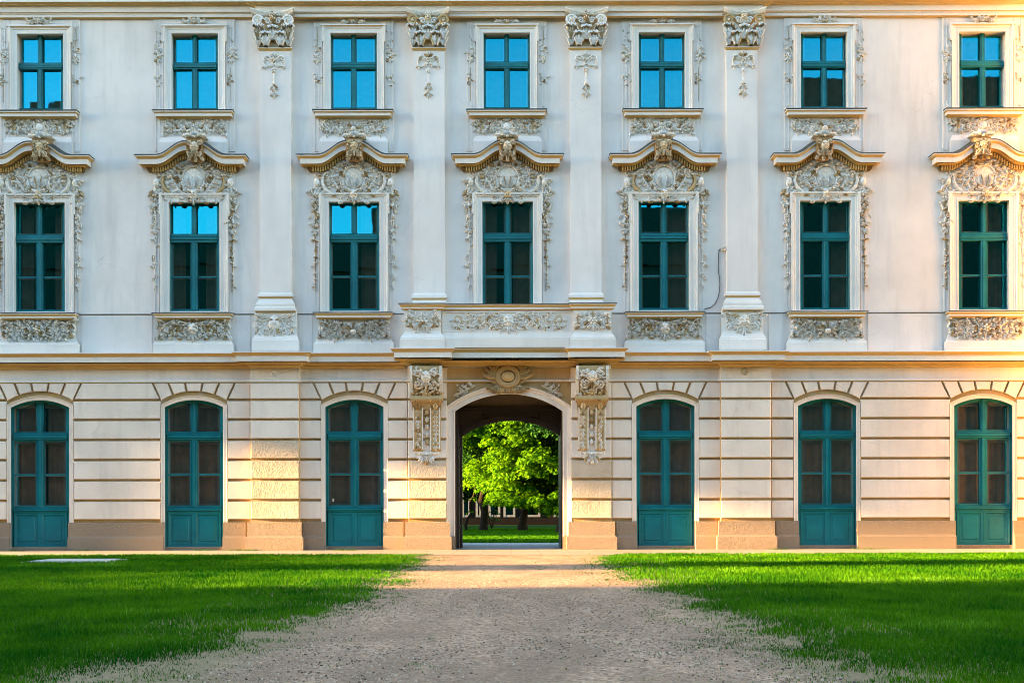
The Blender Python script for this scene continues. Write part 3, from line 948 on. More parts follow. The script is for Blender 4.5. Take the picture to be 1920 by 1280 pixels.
for i, c in enumerate(UP):
    r_ = random.Random(200 + i)
    mb = MB()
    ring(mb, c, -43.5, 43.5, 61.5, 205.5, 3.2, -.30, -.13); ring(mb, c, -43.5, 43.5, 61.5, 205.5, 1.6, -.13, -.10)
    bar(mb, c, -40.3, 40.3, 116.5, 121, -.30, -.085); bar(mb, c, -40.3, 40.3, 121, 125.5, -.30, -.060); bar(mb, c, -40.3, 40.3, 125.5, 128.5, -.30, -.08)
    bar(mb, c, -3.6, 3.6, 64.7, 116.5, -.30, -.095); bar(mb, c, -1.4, 1.4, 64.7, 116.5, -.094, -.080)
    bar(mb, c, -4.4, 4.4, 128.5, 202.3, -.30, -.09); bar(mb, c, -1.6, 1.6, 128.5, 202.3, -.089, -.072)
    for (a, b) in ((-40.3, -3.6), (3.6, 40.3)): ring(mb, c, a, b, 64.7, 116.5, 1.0, -.16, -.135)
    for (a, b) in ((-40.3, -4.4), (4.4, 40.3)): ring(mb, c, a, b, 128.5, 202.3, 1.2, -.16, -.132)
    wn = mb.build('upper_window', M['teal'], PAL)
    mb = MB()
    for (a, b) in ((-39.5, -4.2), (4.2, 39.5)):
        pane(mb, c, a, b, 65.4, 115.8, -.14, r_); pane(mb, c, a, b, 129.4, 201.4, -.14, r_)
    mb.build('pane', M['glass'], wn)
    mb = MB()
    for (a, b) in ((-41, -2), (2, 41)):
        ring(mb, c, a, b, 63, 118, 4.5, -.28, -.25); ring(mb, c, a, b, 126, 205, 4.5, -.28, -.25)
    mb.build('inner_sash', M['inner'], wn)
    mb = MB()
    curtain(mb, fx(c - 42), fx(c + 42), fz(206), fz(64), .42, r_, .02)
    mb.build('curtain', M['curtain'], wn)
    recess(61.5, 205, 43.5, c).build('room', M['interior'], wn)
    # surround with ears, flat panel and thin outer strips
    mb = MB()
    mb.pbox(c - 75, c - 58, 35, 283, 0, .022); mb.pbox(c + 58, c + 75, 35, 283, 0, .022)
    mb.pbox(c - 58, c + 58, 35, 45, 0, .020); mb.pbox(c - 61, c + 61, 221, 283, 0, .024)
    for q in (-1, 1):
        for dx in (60, 66.5, 73.5): mb.pbox(c + q * dx - .9, c + q * dx + .9, 36, 280, .021, .036)
    mb.build('window_panel', M['plaster'], wn)
    mb = MB()
    path = [(c - 43.5, 205.5), (c - 43.5, 61.5), (c + 43.5, 61.5), (c + 43.5, 205.5)]
    sweep(mb, path, [(0, -.12), (0, .05), (2.0, .055), (2.5, .045), (7.5, .045), (8.2, .06), (11.2, .065), (12, .085), (13.6, .09), (14, .08), (14, .0)])
    moulding(mb, c - 56.5, c + 56.5, [(.0, 44), (.05, 45), (.06, 47), (.03, 49.5), (0, 50)], .05)
    for q in (-1, 1): mb.pbox(c + q * 58 - 1.6, c + q * 58 + 1.6, 46, 77, 0, .10)
    mb.build('surround', M['trim'], wn)
    mb = MB()
    moulding(mb, c - 58, c + 58, [(.20, 206), (.20, 208), (.175, 209.5), (.16, 211), (.16, 216.2), (.145, 217), (.10, 219.5), (.06, 221.5), (.03, 222)], .02)
    sl_ = mb.build('sill', M['trim'], wn)
    mb = MB(); mb.box(fx(c - 58) - .215, fx(c + 58) + .215, -.236, -.01, fz(206, .2) + .002, fz(204.6, .2)); mb.build('sill_flashing', M['lead'], wn)
    put(up_frieze[i % 3], 'panel_relief', wn, (fx(c), -.024, fz(237.5, .02)))
    put(crest_me[i % 2], 'crest', wn, (fx(c), -.06, fz(40, .06)))
    for q in (-1, 1): put(dropu_me[(i + q) % 3], 'stucco_drop', wn, (fx(c + q * 68), -.03, fz(50, .03)))

for i, c in enumerate(MID):
    r_ = random.Random(300 + i)
    mb = MB()
    ring(mb, c, -47.5, 47.5, 377.5, 583, 3.6, -.30, -.10)
    bar(mb, c, -43.9, 43.9, 438, 443, -.30, -.085); bar(mb, c, -43.9, 43.9, 443, 448, -.30, -.055); bar(mb, c, -43.9, 43.9, 448, 453, -.30, -.08)
    bar(mb, c, -3.8, 3.8, 381, 438, -.30, -.095); bar(mb, c, -1.4, 1.4, 381, 438, -.094, -.08)
    bar(mb, c, -5.2, 5.2, 453, 579.4, -.30, -.09); bar(mb, c, -2, 2, 453, 579.4, -.089, -.07)
    for (a, b) in ((-43.9, -3.8), (3.8, 43.9)): ring(mb, c, a, b, 381, 438, 1.1, -.16, -.135)
    for (a, b) in ((-43.9, -5.2), (5.2, 43.9)):
        ring(mb, c, a, b, 453, 579.4, 1.5, -.16, -.132); bar(mb, c, a + 1.5, b - 1.5, 516.6, 519.6, -.16, -.121)
    wn = mb.build('main_window', M['teal'], PAL)
    mb = MB()
    for (a, b) in ((-43, -4.4), (4.4, 43)):
        pane(mb, c, a, b, 381.6, 437, -.14, r_)
    for (a, b) in ((-42.8, -6.2), (6.2, 42.8)):
        pane(mb, c, a, b, 454.2, 516.7, -.14, r_); pane(mb, c, a, b, 519.6, 578.2, -.14, r_)
    mb.build('pane', M['glass'], wn)
    mb = MB()
    for (a, b) in ((-45, -2.5), (2.5, 45)):
        ring(mb, c, a, b, 379, 440, 4.6, -.29, -.25); ring(mb, c, a, b, 451, 583, 4.8, -.29, -.25)
        bar(mb, c, a + 4.8, b - 4.8, 516, 521, -.29, -.252)
    mb.build('inner_sash', M['inner'], wn)
    mb = MB()
    if r_.random() < .6: curtain(mb, fx(c - 48), fx(c - r_.uniform(12, 26)), fz(584), fz(380), .42, r_)
    curtain(mb, fx(c + r_.uniform(8, 24)), fx(c + 48), fz(584), fz(380), .44, r_)
    mb.build('curtain', M['curtain'], wn)
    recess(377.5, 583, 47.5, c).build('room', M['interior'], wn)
    mb = MB()
    for q in (-1, 1):
        x0, x1 = sorted((c + q * 65, c + q * 76)); mb.pbox(x0, x1, 372, 585, 0, .022)
        for dx in (67, 73.8): mb.pbox(c + q * dx - .9, c + q * dx + .9, 372, 585, .021, .036)
    mb.pbox(c - 76, c + 76, 306, 372, 0, .026)
    for (x0, x1) in ((c - 46, c - 36), (c + 36, c + 46)): pass
    mb.build('window_panel', M['plaster'], wn)
    mb = MB()
    path = [(c - 47.5, 583.5), (c - 47.5, 377.5), (c + 47.5, 377.5), (c + 47.5, 583.5)]
    sweep(mb, path, [(0, -.12), (0, .05), (2.2, .056), (2.8, .045), (8.5, .045), (9.2, .065), (12.6, .07), (13.4, .095), (16.4, .10), (17, .09), (17, .0)])
    for q in (-1, 1): mb.pbox(c + q * 64.6 - 1.6, c + q * 64.6 + 1.6, 361, 400, 0, .112)
    mb.build('surround', M['trim'], wn)
    put(tym_me[i % 3], 'tympanum_relief', wn, (fx(c), -.03, fz(340, .03)))
    # pediment
    mb, mo = MB(), MB()
    st = [c - 64 + 128 * k / 32 for k in range(33)]
    st = [x for x in st if abs(x - c) <= 64]
    hf = lambda x: PED_H(x - c)
    moulding(mb, c - 76, c + 76, [(.32, 288.5), (.34, 290), (.335, 291.5), (.31, 293), (.28, 295.5), (.265, 296.5), (.265, 306), (.245, 306.5), (.0, 306.6)], .026, hf, st)
    pd = mb.build('pediment', M['trim'], wn)
    mb = MB()
    moulding(mb, c - 76, c + 76, [(.19, 307.5), (.17, 309), (.15, 309.6), (.15, 311.4), (.0, 311.5)], .026, hf, st)
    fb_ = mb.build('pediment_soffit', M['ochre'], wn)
    mb = MB()
    moulding(mb, c - 79, c + 79, [(.10, 311.8), (.09, 314), (.07, 319), (.05, 321), (0, 321.5)], .026, hf, st)
    mb.build('frieze_band', M['dark_ochre'], wn)
    mb = MB()
    moulding(mb, c - 78, c + 78, [(.105, 311.6), (.105, 312.6), (0, 312.7)], .026, hf, st)
    for k in range(34):      # fluted band
        x = c - 79 + 158 * (k + .5) / 34
        if abs(x - c) < 14: continue
        y = 312.0 + hf(x)
        mb.pbox(x - 1.1, x + 1.1, y, y + 8.0, .06, .16)
    mb.build('flutes', M['ochre'], wn)
    mb = MB()
    moulding(mb, c - 76, c + 76, [(.345, 287.2), (.352, 288.4), (.0, 288.4)], .026, hf, st)
    mb.build('pediment_flashing', M['lead'], wn)
    put(key_me[i % 2], 'keystone', wn, (fx(c, .4), 0, fz(277, .4)))
    # apron above the pediment belongs to the upper window's foot
    mb = MB()
    moulding(mb, c - 58, c + 58, [(.01, 253.5), (.03, 256), (.06, 261), (.075, 263), (.085, 265), (.085, 291)], .0)
    mb.build('pediment_apron', M['plaster'], wn)
    for q in (-1, 1): put(dropm_me[(91 + (i + (q > 0)) % 2, q)], 'garland', wn, (fx(c + q * 71), -.032, fz(362, .03)))
    if i == 3: continue
    mb = MB()
    moulding(mb, c - 57, c + 57, [(.20, 585.5), (.20, 587), (.18, 588.5), (.165, 590.5), (.16, 591), (.16, 594), (.145, 594.5), (.11, 596), (.06, 598), (.03, 599)], .05)
    mb.build('sill', M['trim'], wn)
    mb = MB(); mb.box(fx(c - 57) - .215, fx(c + 57) + .215, -.266, -.01, fz(585.5, .25) + .002, fz(584.2, .25)); mb.build('sill_flashing', M['lead'], wn)
    mb = MB()
    mb.pbox(c - 66, c + 66, 597, 660, 0, .05)
    moulding(mb, c - 66, c + 66, [(.0, 618), (.012, 626), (.04, 633), (.06, 636.5), (.065, 638), (.07, 639), (.11, 642.5), (.115, 644), (.115, 659)], .05)
    mb.build('apron', M['trim'], wn)
    mb = MB(); mb.tint = .34; mb.pbox(c - 65, c + 65, 599.5, 634, .04, .056); mb.build('relief_ground', M['orn'], wn)  # brown backing: shadow between the relief put into the colour
    put(sill_frieze[i % 3], 'apron_relief', wn, (fx(c), -.055, fz(617, .06)))

def arch_bar(mb, pts, a0, a1, d0, d1):
    sweep(mb, pts, [(a0, d0), (a0, d1), (a1, d1), (a1, d0)])

for i, c in enumerate(GR):
    r_ = random.Random(400 + i)
    ap = arch_pts(c, 54.5, 762, 748.3, 18)
    path = [(c - 54.5, 1026)] + ap + [(c + 54.5, 1026)]
    mb = MB()
    arch_bar(mb, path, -3.0, 0, -.30, -.14)
    bar(mb, c, -50.3, 50.3, 810.5, 814, -.30, -.115); bar(mb, c, -50.3, 50.3, 814, 819, -.30, -.085); bar(mb, c, -50.3, 50.3, 819, 822.5, -.30, -.11)
    bar(mb, c, -4, 4, 750, 810.5, -.30, -.13); bar(mb, c, -1.6, 1.6, 750, 810.5, -.129, -.112)
    bar(mb, c, -4.6, 4.6, 822.5, 949, -.30, -.125); bar(mb, c, -2.0, 2.0, 822.5, 949, -.124, -.10)
    for q in (-1, 1):
        a, b = (-50.3, -4) if q < 0 else (4, 50.3)
        inner = arch_pts(c, 50.3, 764, 752.3, 18)
        half = [p for p in inner if (p[0] - c) * q >= 3.5]
        pth = [(c + a, 810.5)] + half + [(c + b, 810.5)] if q < 0 else [(c + a, 810.5)] + half + [(c + b, 810.5)]
        arch_bar(mb, pth, -1.8, 1.5, -.17, -.155)
        bar(mb, c, a, b, 807.5, 810.5, -.17, -.154)
        a, b = (-50.3, -4.6) if q < 0 else (4.6, 50.3)
        ring(mb, c, a - (1.2 if q < 0 else 0), b + (1.2 if q > 0 else 0), 822.5, 949, 3.0, -.17, -.15)
        bar(mb, c, a + 2, b - 2, 886.6, 889.6, -.17, -.149)
    bar(mb, c, -50.3, 50.3, 949, 952.5, -.30, -.125); bar(mb, c, -51.5, 51.5, 952.5, 955.5, -.30, -.075); bar(mb, c, -50.3, 50.3, 955.5, 959, -.30, -.115)
    wn = mb.build('arched_window', M['teal'], PAL)
    mb = MB()
    bar(mb, c, -50.3, 50.3, 959, 1023, -.30, -.155)
    for q in (-1, 1):
        a, b = (-50.3, 0) if q < 0 else (0, 50.3)
        ring(mb, c, a, b, 959, 1023, 4.6, -.156, -.13)
        ring(mb, c, a + 4.6, b - 4.6, 963.6, 1018.4, 1.8, -.156, -.145)
        bar(mb, c, a + 9.5, b - 9.5, 968.5, 1013.5, -.156, -.142, .02)
    mb.build('lower_panel', M['teal'], wn)
    mb = MB(); bar(mb, c, -54.5, 54.5, 1023, 1030.4, -.5, -.02); mb.build('threshold', M['granite'], wn)
    mb = MB()
    for q in (-1, 1):
        a, b = (-48.5, -4) if q < 0 else (4, 48.5)
        top = [p for p in arch_pts(c, 48.5, 766, 755, 18) if (p[0] - c) * q >= 3]
        poly = [(fx(c + a), .158, fz(808)), (fx(c + b), .158, fz(808))]
        yL, yR = (arc_y(a, 48.5, 766, 755), arc_y(b, 48.5, 766, 755))
        up = [(fx(x), .158, fz(y)) for x, y in top]
        tl = r_.uniform(-.002, .002)
        mb.poly([(x, y + tl * (x - fx(c)) * 3, z) for x, y, z in poly + [(fx(c + b), .158, fz(yR))] + up[::-1] + [(fx(c + a), .158, fz(yL))]])
        a, b = (-50, -6) if q < 0 else (6, 50)
        pane(mb, c, a, b, 826, 886.5, -.158, r_); pane(mb, c, a, b, 889.8, 946, -.158, r_)
    mb.build('pane', M['glass'], wn)
    mb = MB()
    for (a, b) in ((-51, -3), (3, 51)):
        ring(mb, c, a, b, 824, 950, 7, -.33, -.29); bar(mb, c, a + 7, b - 7, 885, 891, -.33, -.292)
        bar(mb, c, a, a + 6, 760, 812, -.33, -.29); bar(mb, c, b - 6, b, 760, 812, -.33, -.29)
        bar(mb, c, a + 6, b - 6, 756, 763, -.33, -.291)
    mb.build('inner_sash', M['inner'], wn)
    mb = MB()
    gap = r_.uniform(-4, 18) if i < 2 else r_.uniform(-3, 2)
    curtain(mb, fx(c - 55), fx(c - gap), fz(960), fz(748), .40, r_, .02)
    curtain(mb, fx(c + gap), fx(c + 55), fz(960), fz(748), .42, r_, .02)
    mb.build('curtain', M['curtain2'], wn)
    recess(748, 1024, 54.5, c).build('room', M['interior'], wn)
    mb = MB()
    sweep(mb, [(c - 54.5, 977)] + ap + [(c + 54.5, 977)], [(0, -.15), (0, .045), (1.4, .055), (6.2, .055), (6.8, .075), (7.9, .08), (8.3, .0)])
    sweep(mb, [(c - 54.5, 1030)] + [(c - 54.5, 977)], [(0, -.15), (0, .03), (9, .03), (9, 0)])
    sweep(mb, [(c + 54.5, 977)] + [(c + 54.5, 1030)], [(0, -.15), (0, .03), (9, .03), (9, 0)])
    mb.build('surround', M['rustic'], wn)
    if i == 2:
        mb = MB(); x = fx(623); z = fz(936)
        mb.quad((x - .018, .152, z - .035), (x + .018, .152, z - .035), (x + .018, .152, z + .035), (x - .018, .152, z + .035))
        mb.build('sticker', M['sticker'], wn)

# ------------------------------------------------------------------ balcony, consoles and gateway
BD = .62
mb = MB()
moulding(mb, 830, 1076, [(.10, 570), (.10, 571.5), (.075, 573.5), (.06, 576), (.06, 579.5), (.03, 581), (.0, 582)], BD - .10, ends=(0, 0))
mb.pbox(830, 1076, 571, 650, -.01, BD - .10)
moulding(mb, 830, 1076, [(.012, 621), (.02, 624), (.045, 630), (.05, 632), (.06, 633), (.06, 651)], BD - .10, ends=(0, 0))
for y in (584.5, 620): mb.pbox(830, 1076, y - .9, y + .9, BD - .11, BD - .075)
bal = mb.build('balcony', M['trim'], PAL)
mb = MB(); moulding(mb, 830, 1076, [(.11, 568.8), (.115, 570), (.0, 570.1)], BD - .10, ends=(0, 0)); mb.build('parapet_flashing', M['lead'], bal)
O = rinceau(206 / PX, 36 / PX, 131, 'mask', .8, 0, .06)
for q in (-1, 1):
    O.tube([(q * .28 + .2 * math.cos(a), .19 * math.sin(a)) for a in [2 * math.pi * k / 18 for k in range(19)]], .022)
O.build('parapet_relief', M['orn'], bal, True, (fx(954, BD - .1), -(BD - .1), fz(602, BD - .1)))
for q, c, xl, xr in ((-1, 792.5, 758, 828), (1, 1112, 1076.5, 1147.5)):
    mb = MB()
    mb.pbox(xl, xr, 572, 650, -.01, BD)
    moulding(mb, xl, xr, [(.10, 568.8), (.10, 570.5), (.08, 572.5), (.065, 575), (.06, 575.5), (.06, 578), (.03, 580), (.0, 581.5)], BD)
    moulding(mb, xl, xr, [(.0, 621), (.012, 625), (.05, 629.5), (.075, 632), (.08, 635), (.09, 635.5), (.09, 652)], BD)
    pe = mb.build('balcony_pedestal', M['trim'], PAL)
    mb = MB(); moulding(mb, xl, xr, [(.112, 567.4), (.115, 568.7), (.0, 568.8)], BD); mb.build('pedestal_flashing', M['lead'], pe)
    rinceau(66 / PX, 38 / PX, 141 + q, 'flower', 1.0, 0, .06).build('pedestal_relief', M['orn'], pe, True, (fx((xl + xr) / 2, BD), -BD, fz(602, BD)))
    # cornice block under the pedestal
    top, low = MB(), MB()
    p = [(o, y - 8.0) for o, y in SC + SC2]
    xa, xb = (766, 824) if q < 0 else (1090, 1146)
    moulding(top, xa, xb, [(o * .85, y) for o, y in p[:8]], .38); moulding(low, xa, xb, [(o * .95, y + 1) for o, y in p[8:]], .38)
    top.pbox(xa, xb, 652, 690, -.01, .38)
    cb = top.build('cornice_block', M['trim'], PAL); low.build('bed_mould', M['ochre'], cb)
    # console: scroll-profiled bracket
    cc = 800 if q < 0 else 1110.5
    prof = [(.60, 685), (.61, 690), (.61, 704), (.59, 712), (.55, 720), (.50, 728), (.45, 736), (.41, 743), (.43, 747), (.43, 751), (.38, 755), (.33, 760), (.30, 768), (.275, 785), (.25, 805), (.235, 825), (.25, 835), (.25, 842), (.20, 846), (.14, 850)]
    mb = MB()
    def ext(xa_, xb_, pr, sh=0.0, tint=.2):
        mb.tint = tint; rows = []
        for q_ in (xa_, xb_):
            rows.append([(fx(cc, .4) + q_ / PX, -(o - sh), fz(y, o)) for o, y in pr])
        mb.grid(rows)
        for r0 in rows:
            for a, b in zip(r0[:-1], r0[1:]): mb.quad(a, b, (b[0], .01, b[2]), (a[0], .01, a[2]))
    ext(-29.5, -24.5, prof[:10], 0, .5); ext(24.5, 29.5, prof[:10], 0, .5); ext(-24.5, 24.5, prof[:10], .05, .22)  # crevice shade put into the darker tint of the sunk base
    ext(-27, 27, prof[8:13], .0, .12)
    for q_ in (-1, 1):
        e0, e1 = sorted((q_ * 7.5, q_ * 25.5)); ext(e0, e1, prof[11:], 0, .22)
    ext(-7.5, 7.5, prof[11:], .05, .10)
    roll = []
    for k in range(11):
        t_ = -1.9 + 3.8 * k / 10
        roll.append((.40 + .075 * math.cos(t_), 746 + 6 * math.sin(t_)))
    ext(-30, 30, roll, 0, .16)
    co = mb.build('console', M['orn'], PAL)
    O = Orn(150 + q)
    def along(y):      # depth of the console front at pixel row y
        for (o0, y0), (o1, y1) in zip(prof[:-1], prof[1:]):
            if y0 <= y <= y1: return o0 + (o1 - o0) * (y - y0) / (y1 - y0)
        return prof[-1][0]
    def putpiece(fn, y, dx=0):
        o = Orn(O.r.randint(0, 10 ** 6)); o.d = 0; fn(o)
        o.t = [q * (.34 if 724 < y < 776 else .62 if y >= 776 else .8) for q in o.t]  # tint by row: bounce gold painted on the down-facing bulge
        d = along(y)
        for k, (x, yy, z) in enumerate(o.v):
            pyy = y - z * PX
            o.v[k] = (x + dx / PX, yy - along(pyy), z + fz(y, d))
        O.merge(o)
    putpiece(lambda o: o.mask(0, 0, .24, .06), 706)
    for s_ in (-1, 1):
        putpiece(lambda o: o.scroll(0, 0, .10, 1, 1.4, s_, .025), 698, s_ * 15)
        putpiece(lambda o: o.scroll(0, 0, .09, 2, 1.3, -s_, .025), 722, s_ * 14)
        putpiece(lambda o: o.scatter(22, -.14, .14, -.3, .22, .11, .04), 712, s_ * 12)
        for y in (735, 741, 748): putpiece(lambda o: o.scatter(5, -.15, .15, -.03, .03, .11, .05), y, s_ * 14)
        putpiece(lambda o: o.leaf(0, .06, -1.57, .16, .07, .05), 760, s_ * 16)
        for y in range(774, 842, 8):
            putpiece(lambda o: (o.leaf(0, .04, -1.57, .13, .045, .05), o.leaf(0, .04, -.9, .1, .03, .045), o.leaf(0, .04, -2.24, .1, .03, .045)), y, s_ * 16.5)
        mb2 = MB(); mb2.tint = .8
        for dx in (7.5, 24.5):
            mb2.grid([[(fx(cc + s_ * dx - .9, .3) - fx(cc, .4), -along(y) - .03, fz(y, along(y))) for y in range(764, 843, 6)], [(fx(cc + s_ * dx + .9, .3) - fx(cc, .4), -along(y) - .03, fz(y, along(y))) for y in range(764, 843, 6)]])
        O.merge(mb2)
    putpiece(lambda o: o.flower(0, 0, .12, .06, 7), 738)
    for y in (772, 786, 800, 814, 828): putpiece(lambda o: (setattr(o, 'd', -.03), o.dome(0, 0, .05, .07, .03), o.scatter(3, -.06, .06, -.06, .06, .07, .03)), y)
    O.build('console_relief', M['orn'], co, True, (fx(cc, .4), 0, 0))
    O = Orn(160 + q); O.d = .06
    def half(o):
        o.scroll(.17, -.02, .12, 1.6, 1.4, -1, .03); o.leaf(.05, -.05, -.6, .2, .06, .06, -.8); o.leaf(.05, -.1, -1.1, .18, .05, .06)
    O.mirrored(half); O.shell(0, -.02, .16, .07, -3.0, -.14, 7); O.flower(0, -.14, .07, .08); O.dome(0, -.22, .05, .06, .08); O.sprig(0, -.1, -1.57, .14, .07)
    bk = MB(); bk.tint = .5; bk.box(-.24, .24, -.10, 0, -.03, .03); O.merge(bk)
    O.build('console_pendant', M['orn'], co, True, (fx(cc, .15), -.12, fz(849, .2)))
# cornice run between the blocks and its soffit
mb, mo = MB(), MB()
p = [(o, y - 7.0) for o, y in SC + SC2]
moulding(mb, 830, 1080, [(o * .85, y) for o, y in p[:8]], .17, ends=(0, 0))
mb.pbox(836, 1078, 653, 668, -.01, .17)
moulding(mo, 830, 1080, [(o * 2.0, y + 3.2) for o, y in p[8:]], .0, ends=(0, 0))
g1 = mb.build('balcony_cornice', M['trim'], PAL)
mb = MB(); mb.pbox(838.5, 1070.5, 690, 711, 0, .012); mb.build('gate_frieze', M['frieze'], PAL); mo.build('balcony_soffit', M['ochre'], g1)  # thin panel carrying painted bounce light across the frieze
# gate surround
GA = arch_pts(GATE_C, 101, 771, 738.6, 24)
mb = MB()
sweep(mb, [(GATE_C - 101, 1005)] + GA + [(GATE_C + 101, 1005)], [(0, -.62), (0, .06), (2, .07), (2.6, .055), (8.5, .055), (9.2, .08), (13.4, .09), (14.2, .12), (16.6, .125), (17.2, .0)])
gs = mb.build('gate_surround', M['rustic'], PAL)
mb = MB()
for s_ in (-1, 1):
    pts = [(GATE_C + s_ * 101, 1030.4), (GATE_C + s_ * 101, 1005)]
    if s_ > 0: pts = pts[::-1]
    sweep(mb, pts, [(-.5, -.62), (-.5, .13), (18, .13), (18, 0)])
    x0, x1 = sorted((GATE_C + s_ * 101, GATE_C + s_ * 118)); mb.pbox(x0, x1, 1004.4, 1030, 0, .125)
mb.build('gate_plinth', M['granite'], gs)
mb = MB()
for (x0, x1) in ((838, 853 - 17), (0, 0)): pass
O = Orn(171); O.d = .02
sp = MB(); sp.tint = .6
def half(o):
    pass
for s_ in (-1, 1):      # spandrel sprays
    o = Orn(172); o.d = 0
    xx = lambda px: (px - 954) / PX
    for k in range(7): o.leaf((62 + k * 5) / PX, (1030 - (722 + k * 2.5)) / PX, .2 + .9 * (k % 2) - .5, .17, .05, .04, .8 if k % 2 else -.8)
    o.flower(90 / PX, (1030 - 731) / PX, .07, .05); o.scroll(84 / PX, (1030 - 738) / PX, .07, 1, 1.3, 1, .02); o.scatter(14, 74 / PX, 97 / PX, (1030 - 744) / PX, (1030 - 722) / PX, .1, .04, lambda x, z: z > (1030 - 700 - 38 - (x * PX - 60) * .45) / PX - .6)
    O = Orn(171); O.merge(o, mirror=(0.0 if s_ < 0 else None))
    for k_ in range(len(O.t)): O.t[k_] *= .55
    O.build('spandrel_relief', M['orn'], gs, True, (fx(953.5), -.02, 0))
# oval cartouche over the arch
O = Orn(175); O.d = .10
for k, (rr, th, dd) in enumerate(((.30, .055, 0), (.235, .03, .02))):
    O.d = .10 + dd
    O.tube([(rr * math.cos(a), rr * .86 * math.sin(a)) for a in [2 * math.pi * j / 26 for j in range(27)]], th)
O.d = .08; O.tint = .5; O.dome(0, 0, .20, .16, .12, 0, 16)
O.d = .06
def half(o):
    for k in range(5): o.leaf(.28, -.04 + .05 * k, .05 + .30 * k, .46 - .04 * k, .075, .13, .7)
    o.scroll(.40, .16, .09, -.4, 1.4, 1, .04); o.scroll(.36, -.10, .07, .4, 1.3, -1, .03)
    for k in range(6): o.leaf(.12 + .05 * k, -.27, -1.2 + .16 * k, .26, .05, .06, .5)
    for k in range(4): o.leaf(.05 + .06 * k, .26, 1.5 - .3 * k, .24, .06, .12, -.9)
    o.scroll(.20, .34, .08, 2.4, 1.3, -1, .03); o.scroll(.30, -.2, .07, 1, 1.2, 1, .025)
    o.scatter(12, .02, .32, .28, .44, .12, .12)
O.mirrored(half); O.shell(0, .28, .2, .14, .2, 2.94, 7); O.flower(0, .40, .08, .16)
ku = MB(); ku.tint = .55
for k in range(-7, 8):
    ku.box(k * .042 - .014, k * .042 + .014, -.11, 0, -.42, -.27)
O.merge(ku)
for k_ in range(len(O.t)): O.t[k_] = O.t[k_] * .22 + .02  # dark gold tint: ground bounce painted into the cartouche
O.v = [(x_ * .86, y_, z_ * .86) for x_, y_, z_ in O.v]
O.build('cartouche', M['orn'], gs, True, (fx(953), -.04, fz(706, .1)))

# passage through the building, gate frame and leaves
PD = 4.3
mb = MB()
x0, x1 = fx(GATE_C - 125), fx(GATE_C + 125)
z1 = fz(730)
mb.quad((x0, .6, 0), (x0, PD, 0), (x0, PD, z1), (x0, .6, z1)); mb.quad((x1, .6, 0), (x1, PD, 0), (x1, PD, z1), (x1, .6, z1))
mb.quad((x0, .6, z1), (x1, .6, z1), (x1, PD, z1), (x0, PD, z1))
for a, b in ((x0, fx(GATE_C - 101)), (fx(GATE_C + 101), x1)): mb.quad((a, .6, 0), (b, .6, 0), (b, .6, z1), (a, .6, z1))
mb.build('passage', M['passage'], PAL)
mb = MB()      # rear and body of the building, keeps the sun out of the rooms
zt = fz(-60)
for a, b in ((fx(XL), x0), (x1, fx(XR))):
    mb.quad((a, PD, 0), (b, PD, 0), (b, PD, zt), (a, PD, zt))
mb.quad((x0, PD + .002, z1), (x1, PD + .002, z1), (x1, PD + .002, zt), (x0, PD + .002, zt))
mb.quad((fx(XL), 0, zt), (fx(XR), 0, zt), (fx(XR), PD, zt), (fx(XL), PD, zt))
for x in (fx(XL), fx(XR)): mb.quad((x, 0, 0), (x, PD, 0), (x, PD, zt), (x, 0, zt))
mb.build('rear_wall', M['wingwall'], PAL)

def gz(py, y):      # height seen at pixel row py on a plane y metres behind the facade
    return HC + ((1030 - py) / PX - HC) * (DC + y) / DC
def gx(px, y): return (px - 958) / PX * (DC + y) / DC
yg = 1.15
mb = MB()
ow, sp_, ax = 92, 818, 788
L0, R0 = gx(853, yg), gx(1056, yg)
pts = arch_pts(959, ow, sp_, ax, 20)
for dep, off, yy in ((0, 0, yg), ):
    for a, b in zip(pts[:-1], pts[1:]):
        mb.quad((gx(a[0], yg), yg, gz(a[1], yg)), (gx(b[0], yg), yg, gz(b[1], yg)), (gx(b[0], yg), yg, gz(764, yg)), (gx(a[0], yg), yg, gz(764, yg)))
        mb.quad((gx(a[0], yg), yg, gz(a[1], yg)), (gx(b[0], yg), yg, gz(b[1], yg)), (gx(b[0], yg), yg + .14, gz(b[1], yg)), (gx(a[0], yg), yg + .14, gz(a[1], yg)))
mb.box(L0 - .1, gx(959 - ow, yg), yg, yg + .14, 0, gz(764, yg)); mb.box(gx(959 + ow, yg), R0 + .1, yg, yg + .14, 0, gz(764, yg))
mb.box(L0 - .1, R0 + .1, yg - .05, yg + .16, gz(768, yg), gz(763, yg))
for off in ((0, 7, .04), (9, 11, .02)):
    rows = []
    for x, y in arch_pts(959, ow + off[0], sp_ - off[0] * .6, ax - off[0], 20): pass
inner = arch_pts(959, ow, sp_, ax, 20); outer = arch_pts(959, ow + 2, sp_ - 9, ax - 9, 20)
mb.grid([[(gx(a[0], yg), yg, gz(a[1], yg)) for a in inner], [(gx(a[0], yg), yg - .05, gz(a[1], yg)) for a in inner], [(gx(a[0], yg), yg - .05, gz(a[1], yg)) for a in outer], [(gx(a[0], yg), yg, gz(a[1], yg)) for a in outer]])
mb.box(gx(955.5, yg), gx(962.5, yg), yg - .07, yg - .001, gz(788, yg), gz(768, yg))
gf = mb.build('gate_frame', M['darkwood'], PAL)
mb = MB(); mb.box(x0 + .01, x1 - .01, yg + .03, yg + .13, gz(763.5, yg), z1 - .01); mb.build('lunette', M['passage'], PAL)
O = Orn(181); O.d = -yg + .0
def half(o):
    o.scroll(.55, (1030 - 781) / PX, .09, 1, 1.3, 1, .02); o.scatter(12, .35, .95, (1030 - 786) / PX, (1030 - 774) / PX, .14, .02)
O.mirrored(half)
